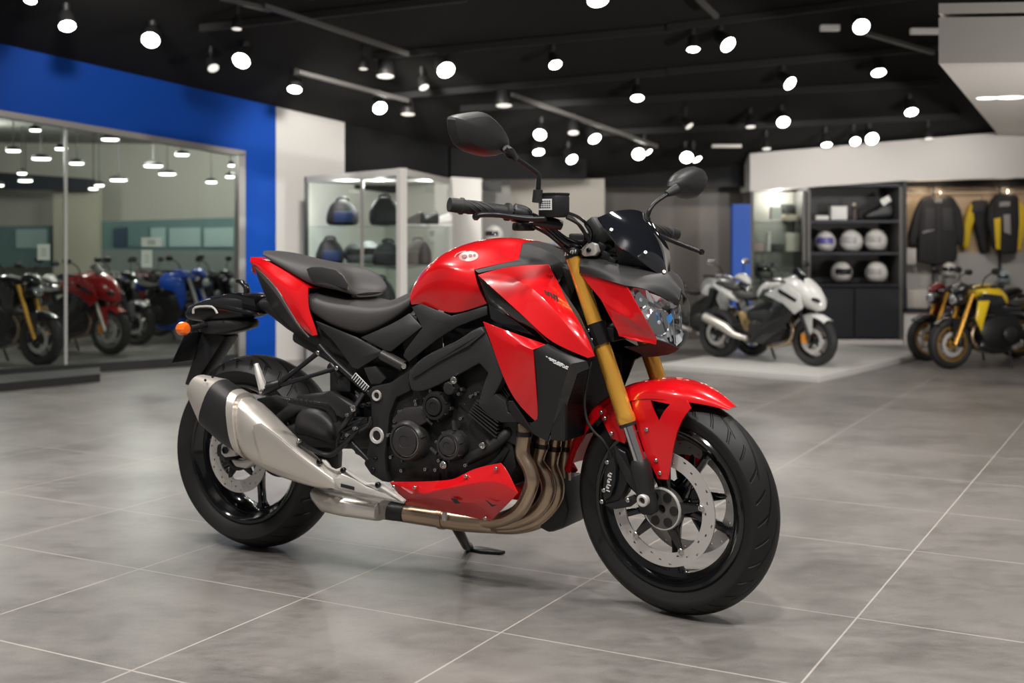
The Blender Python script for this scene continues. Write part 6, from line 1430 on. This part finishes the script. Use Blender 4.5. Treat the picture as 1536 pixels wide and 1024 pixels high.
garment('jacket', 'long black riding jacket hanging at the left of the lit clothing display', 'jacket', [(1383, 297), (1396, 292), (1403, 296), (1414, 296), (1422, 292), (1434, 297), (1437, 330), (1438, 378), (1436, 393), (1408, 398), (1378, 393), (1379, 340)],
        [([(1383, 298), (1374, 318), (1366, 350), (1365, 367), (1375, 369), (1381, 345), (1386, 322)], cb), ([(1434, 298), (1444, 315), (1449, 345), (1448, 366), (1438, 368), (1434, 345), (1431, 322)], cb)], cb, Yg,
        [('chest_panel', [(1388, 312), (1402, 312), (1402, 345), (1386, 345)], cb2, .01), ('chest_panel', [(1414, 312), (1428, 312), (1430, 345), (1414, 345)], cb2, .01), ('zip', [(1407, 300), (1409, 300), (1409, 392), (1407, 392)], cb2, .01), ('pocket_trim', [(1384, 347), (1402, 343), (1402, 345), (1384, 350)], cw_, .01), ('neck_label', [(1402, 299), (1413, 299), (1413, 304), (1402, 304)], cw_, .01)])
garment('riding_trousers', 'yellow and black riding trousers hanging between the two jackets', 'trousers', [(1460, 301), (1482, 299), (1486, 330), (1485, 378), (1474, 382), (1462, 330), (1461, 320)],
        [([(1460, 303), (1452, 320), (1446, 350), (1445, 372), (1455, 374), (1460, 345), (1466, 320)], cy), ([(1466, 320), (1482, 318), (1485, 378), (1478, 379), (1470, 345)], cy)], cb, Yg + .115, [('waist_panel', [(1460, 302), (1481, 300), (1481, 317), (1458, 319)], cb2, .01)])
garment('jersey', 'black and yellow jersey with white chest print at the right edge', 'jersey', [(1492, 295), (1503, 289), (1516, 289), (1530, 294), (1531, 335), (1528, 380), (1500, 381), (1494, 340)],
        [([(1492, 296), (1486, 310), (1484, 330), (1492, 374), (1502, 375), (1499, 330), (1497, 312)], cb), ([(1530, 296), (1540, 312), (1541, 335), (1533, 377), (1514, 377), (1528, 335)], cy)], cb, Yg - .02,
        [('yellow_panel', [(1491, 328), (1501, 326), (1500, 374), (1494, 374)], cy, .01), ('grey_panel', [(1505, 322), (1515, 321), (1516, 352), (1506, 348)], cw_, .01), ('chest_print', [(1499, 303), (1515, 302), (1515, 309), (1499, 310)], cw_, .01)])
def fold(px0, px1, py1, py0, n_, Y, label_base, m):
    a, b = at(px0, py1, Y), at(px1, py0, Y)
    o = obj('folded_clothes', span((a.x, Y, a.z), (b.x, Y + .16, b.z)), m, bevel=.015); tag(o, label_base, 'clothes'); return o
fold(1360, 1375, 397, 372, 1, Yw + .14, 'pale folded cloth left of the long black jacket', mat('cloth_pale', (.5, .47, .44), .8))
lump2 = fold(1361, 1392, 463, 434, 1, Yw + .12, 'pile of pale folded clothes at the bottom left of the clothing display', mat('cloth_cream', (.55, .50, .45), .8))
helmet(1424, 405, Yw + .12, 12, wh, -2.2, 'white helmet under the black jacket above the yellow motorcycle')
helmet(1506, 416, Yw + .12, 11, mat('helmet_bluegrey', (.35, .42, .45), .3), -2.2, 'pale helmet low in the clothing display above the yellow motorcycle')
# ================================================================ light
def spot(x, y, z, tx, ty, tz, watt, size=70, rad=.09, col=(1, .96, .91), blend=.6):
    l = bpy.data.lights.new('ceiling_spot_or_uplight', 'SPOT'); l.energy = watt; l.spot_size = math.radians(size); l.spot_blend = blend; l.shadow_soft_size = rad; l.color = col
    o = bpy.data.objects.new('ceiling_spot_or_uplight', l); COL.objects.link(o); o.location = (x, y, z)
    o.rotation_euler = (V((tx, ty, tz)) - V((x, y, z))).to_track_quat('-Z', 'Y').to_euler(); return o
def point(x, y, z, watt, rad=.1, col=(1, .97, .92)):
    l = bpy.data.lights.new('lamp_light', 'POINT'); l.energy = watt; l.shadow_soft_size = rad; l.color = col
    o = bpy.data.objects.new('lamp_light', l); COL.objects.link(o); o.location = (x, y, z); return o
w_ = bpy.data.worlds.new('hall'); bpy.context.scene.world = w_; w_.use_nodes = True
w_.node_tree.nodes['Background'].inputs[0].default_value = (1.0, .97, .94, 1); w_.node_tree.nodes['Background'].inputs[1].default_value = .17
# lamps over the red motorcycle and along the hall
for x, y, tx, ty, w in ((-1.6, 1.6, -.9, 3.8, 190), (.2, 1.2, -.1, 3.6, 240), (1.7, 1.6, .9, 3.4, 190), (-1.9, 4.4, -1.2, 4.6, 130), (.0, 4.9, 0, 4.6, 150), (1.8, 4.6, 1.4, 4.6, 130), (-2.6, 3.0, -.6, 3.9, 150), (2.6, 2.8, .6, 3.4, 120)):
    spot(x, y, min(cz(x, y) - .3, 3.6), tx, ty, .3, w * 1.22, 85, .10)
for x, y, w in ((-2.6, 6.6, 55), (-.4, 6.8, 60), (1.8, 6.8, 60), (-1.2, 8.0, 26), (1.0, 8.6, 26), (3.4, 8.0, 30)):
    spot(x, y, cz(x, y) - .3, x, y + .4, 0, w * 2.4, 110, .08)
for x, w in ((2.4, 12), (3.3, 12), (4.4, 12), (.9, 8)):      # washing the display wall
    spot(x, 9.6, 1.75, x, 11.4, .9, w * 2.6, 95, .05)
spot(-2.6, 7.4, 2.7, -2.75, 9.3, 1.5, 60, 80, .08); spot(-1.2, 8.4, 2.3, -1.5, 10.0, 1.2, 90, 70, .08); spot(-.9, 8.6, 2.2, -.2, 10.6, 1.2, 90, 70, .08); spot(.3, 9.2, 1.9, .4, 11.2, 1.1, 60, 80, .08)
for px in (1030, 1062, 1095): spot(at(px, 300, 11).x, 11.05, 1.62, at(px, 300, 11).x, 11.6, .9, 9, 60, .03)
spot(4.7, 5.4, .5, 2.9, 7.6, 1.85, 420, 80, .15)  # added uplight low at the right, out of view, to brighten the white soffit
point(at(1168, 296, Yw + .17).x, Yw + .17, at(1168, 293, Yw).z, 7.0, .03)
for x, y in ((-4.6, 10.6), (-3.3, 11.2), (-2.6, 12.2)): point(x, y, 1.7, 30, .12, (1, .99, .93))
for px, py in ((520, 290), (570, 290), (640, 290)): point(at(px, py, 9.2).x, 9.2, 1.36, 8.0, .03)
for px in (1377, 1406, 1508): point(at(px, 284, Yw + .2).x, Yw + .12, at(px, 286, Yw).z, .9, .03, (1, .82, .6))

# ================================================================ printed marks laid on the panels
bake()
def bvh(o):
    me = o.data; return BVHTree.FromPolygons([v.co for v in me.vertices], [tuple(p.vertices) for p in me.polygons])
def onto(tree, px, py, lift=.0009):
    h, n, i, d = tree.ray_cast(EYE, pdir(px, py).normalized())
    if h is None: return None
    dv = pdir(px, py).normalized()
    if n.dot(dv) > 0: n = -n
    return h + n * lift
def decal(name, target, polys, m, parent=None, lift=.0009, label=None):
    t = bvh(target); bm = bmesh.new()
    for q in polys:
        ps = [onto(t, x, y, lift) for x, y in q]
        if any(p is None for p in ps): continue
        bm.faces.new([bm.verts.new(p) for p in ps])
    return obj(name, bm, m, parent or target, smooth=False, label=label)
def ell(cx, cy, rx, ry, rot=0.0, n=24):
    c, s = math.cos(rot), math.sin(rot)
    return [(cx + rx * math.cos(a) * c - ry * math.sin(a) * s, cy + rx * math.cos(a) * s + ry * math.sin(a) * c) for a in [2 * PI * k / n for k in range(n)]]
def strip(pts, w):
    out = []
    for (x0, y0), (x1, y1) in zip(pts, pts[1:]):
        dx, dy = x1 - x0, y1 - y0; L = math.hypot(dx, dy); nx, ny = -dy / L * w / 2, dx / L * w / 2
        out.append([(x0 + nx, y0 + ny), (x1 + nx, y1 + ny), (x1 - nx, y1 - ny), (x0 - nx, y0 - ny)])
    return out
emb = decal('tank_emblem', tank, [ell(703, 384.5, 14.5, 7.6, -.08)], mat('emblem_silver', (.50, .30, .28), .35, .3), label='silver oval emblem on tank side')
decal('emblem_mark', tank, [ell(697, 385, 4.2, 3.0, -.1), ell(706, 384, 3.0, 2.6), ell(712, 383.5, 2.2, 2.4)], mat('emblem_red', (.18, .015, .02), .3), emb, .0016)
decal('emblem_mark', tank, strip([(682, 386), (685, 381.5), (691, 378.5), (699, 377)], 1.6), bpy.data.materials['emblem_silver'], emb, .0012)
ct_ = []
for k in range(5): ct_ += strip([(849 + 3.6 * k, 377.5 - .8 * k), (847.8 + 3.6 * k, 383.5 - .8 * k)], 2.0)
for k in range(2): ct_ += strip([(849 + 7.2 * k, 377.5 - 1.6 * k), (852.6 + 7.2 * k, 376.8 - 1.6 * k)], 1.4)
decal('fork_cap_lettering', cap_target, ct_, M['white'])
lg_ = []
for k in range(5):
    x = 817 + 4.3 * k; y = 435 + 2.0 * k
    lg_ += strip([(x, y), (x + 2.8, y + 6.5 + k * .8)], 2.3)
    if k < 4: lg_ += strip([(x + (0 if k % 2 else 2.2), y + (1 if k % 2 else 6)), (x + 4.6 + (0 if k % 2 else 2.2), y + 2.6 + (1 if k % 2 else 6))], 1.5)
decal('shroud_lettering', shr[0], lg_, M['black'])
wl_ = []
for r in range(4):
    for k in range(7):
        x = 821 + k * 4.4 + r * 1.6 - (2 if r == 0 else 0); y = 534.2 + k * 2.0 + r * 2.5
        if (r, k) in ((0, 6), (3, 0)): continue
        wl_ += strip([(x, y), (x + (3.9 if (k + r) % 3 else 2.6), y + (1.7 if (k + r) % 3 else 1.2))], 1.35)
decal('shroud_lettering', shb[0], wl_, M['white'], label='small white slanted lettering')
# ---------------------------------------------------------------- camera, view
cam = bpy.data.cameras.new('camera'); co = bpy.data.objects.new('camera', cam); COL.objects.link(co)
co.location = (0, 0, H); co.rotation_euler = (PI / 2, 0, 0)
cam.sensor_fit = 'HORIZONTAL'; cam.sensor_width = 36.0; cam.lens = F / 1536 * 36.0
cam.shift_y = -(512 - HY) / 1536.0
cam.clip_start = 0.1; cam.clip_end = 100
cam.dof.use_dof = True; cam.dof.focus_distance = 3.45; cam.dof.aperture_fstop = 2.9; cam.dof.aperture_blades = 0
sc = bpy.context.scene; sc.camera = co
sc.view_settings.view_transform = 'Standard'; sc.view_settings.look = 'None'; sc.view_settings.gamma = 1.0
sc.view_settings.exposure = 0.0; sc.view_settings.use_curve_mapping = False
try:
    sc.cycles.use_denoising = True
except Exception: pass
bake()
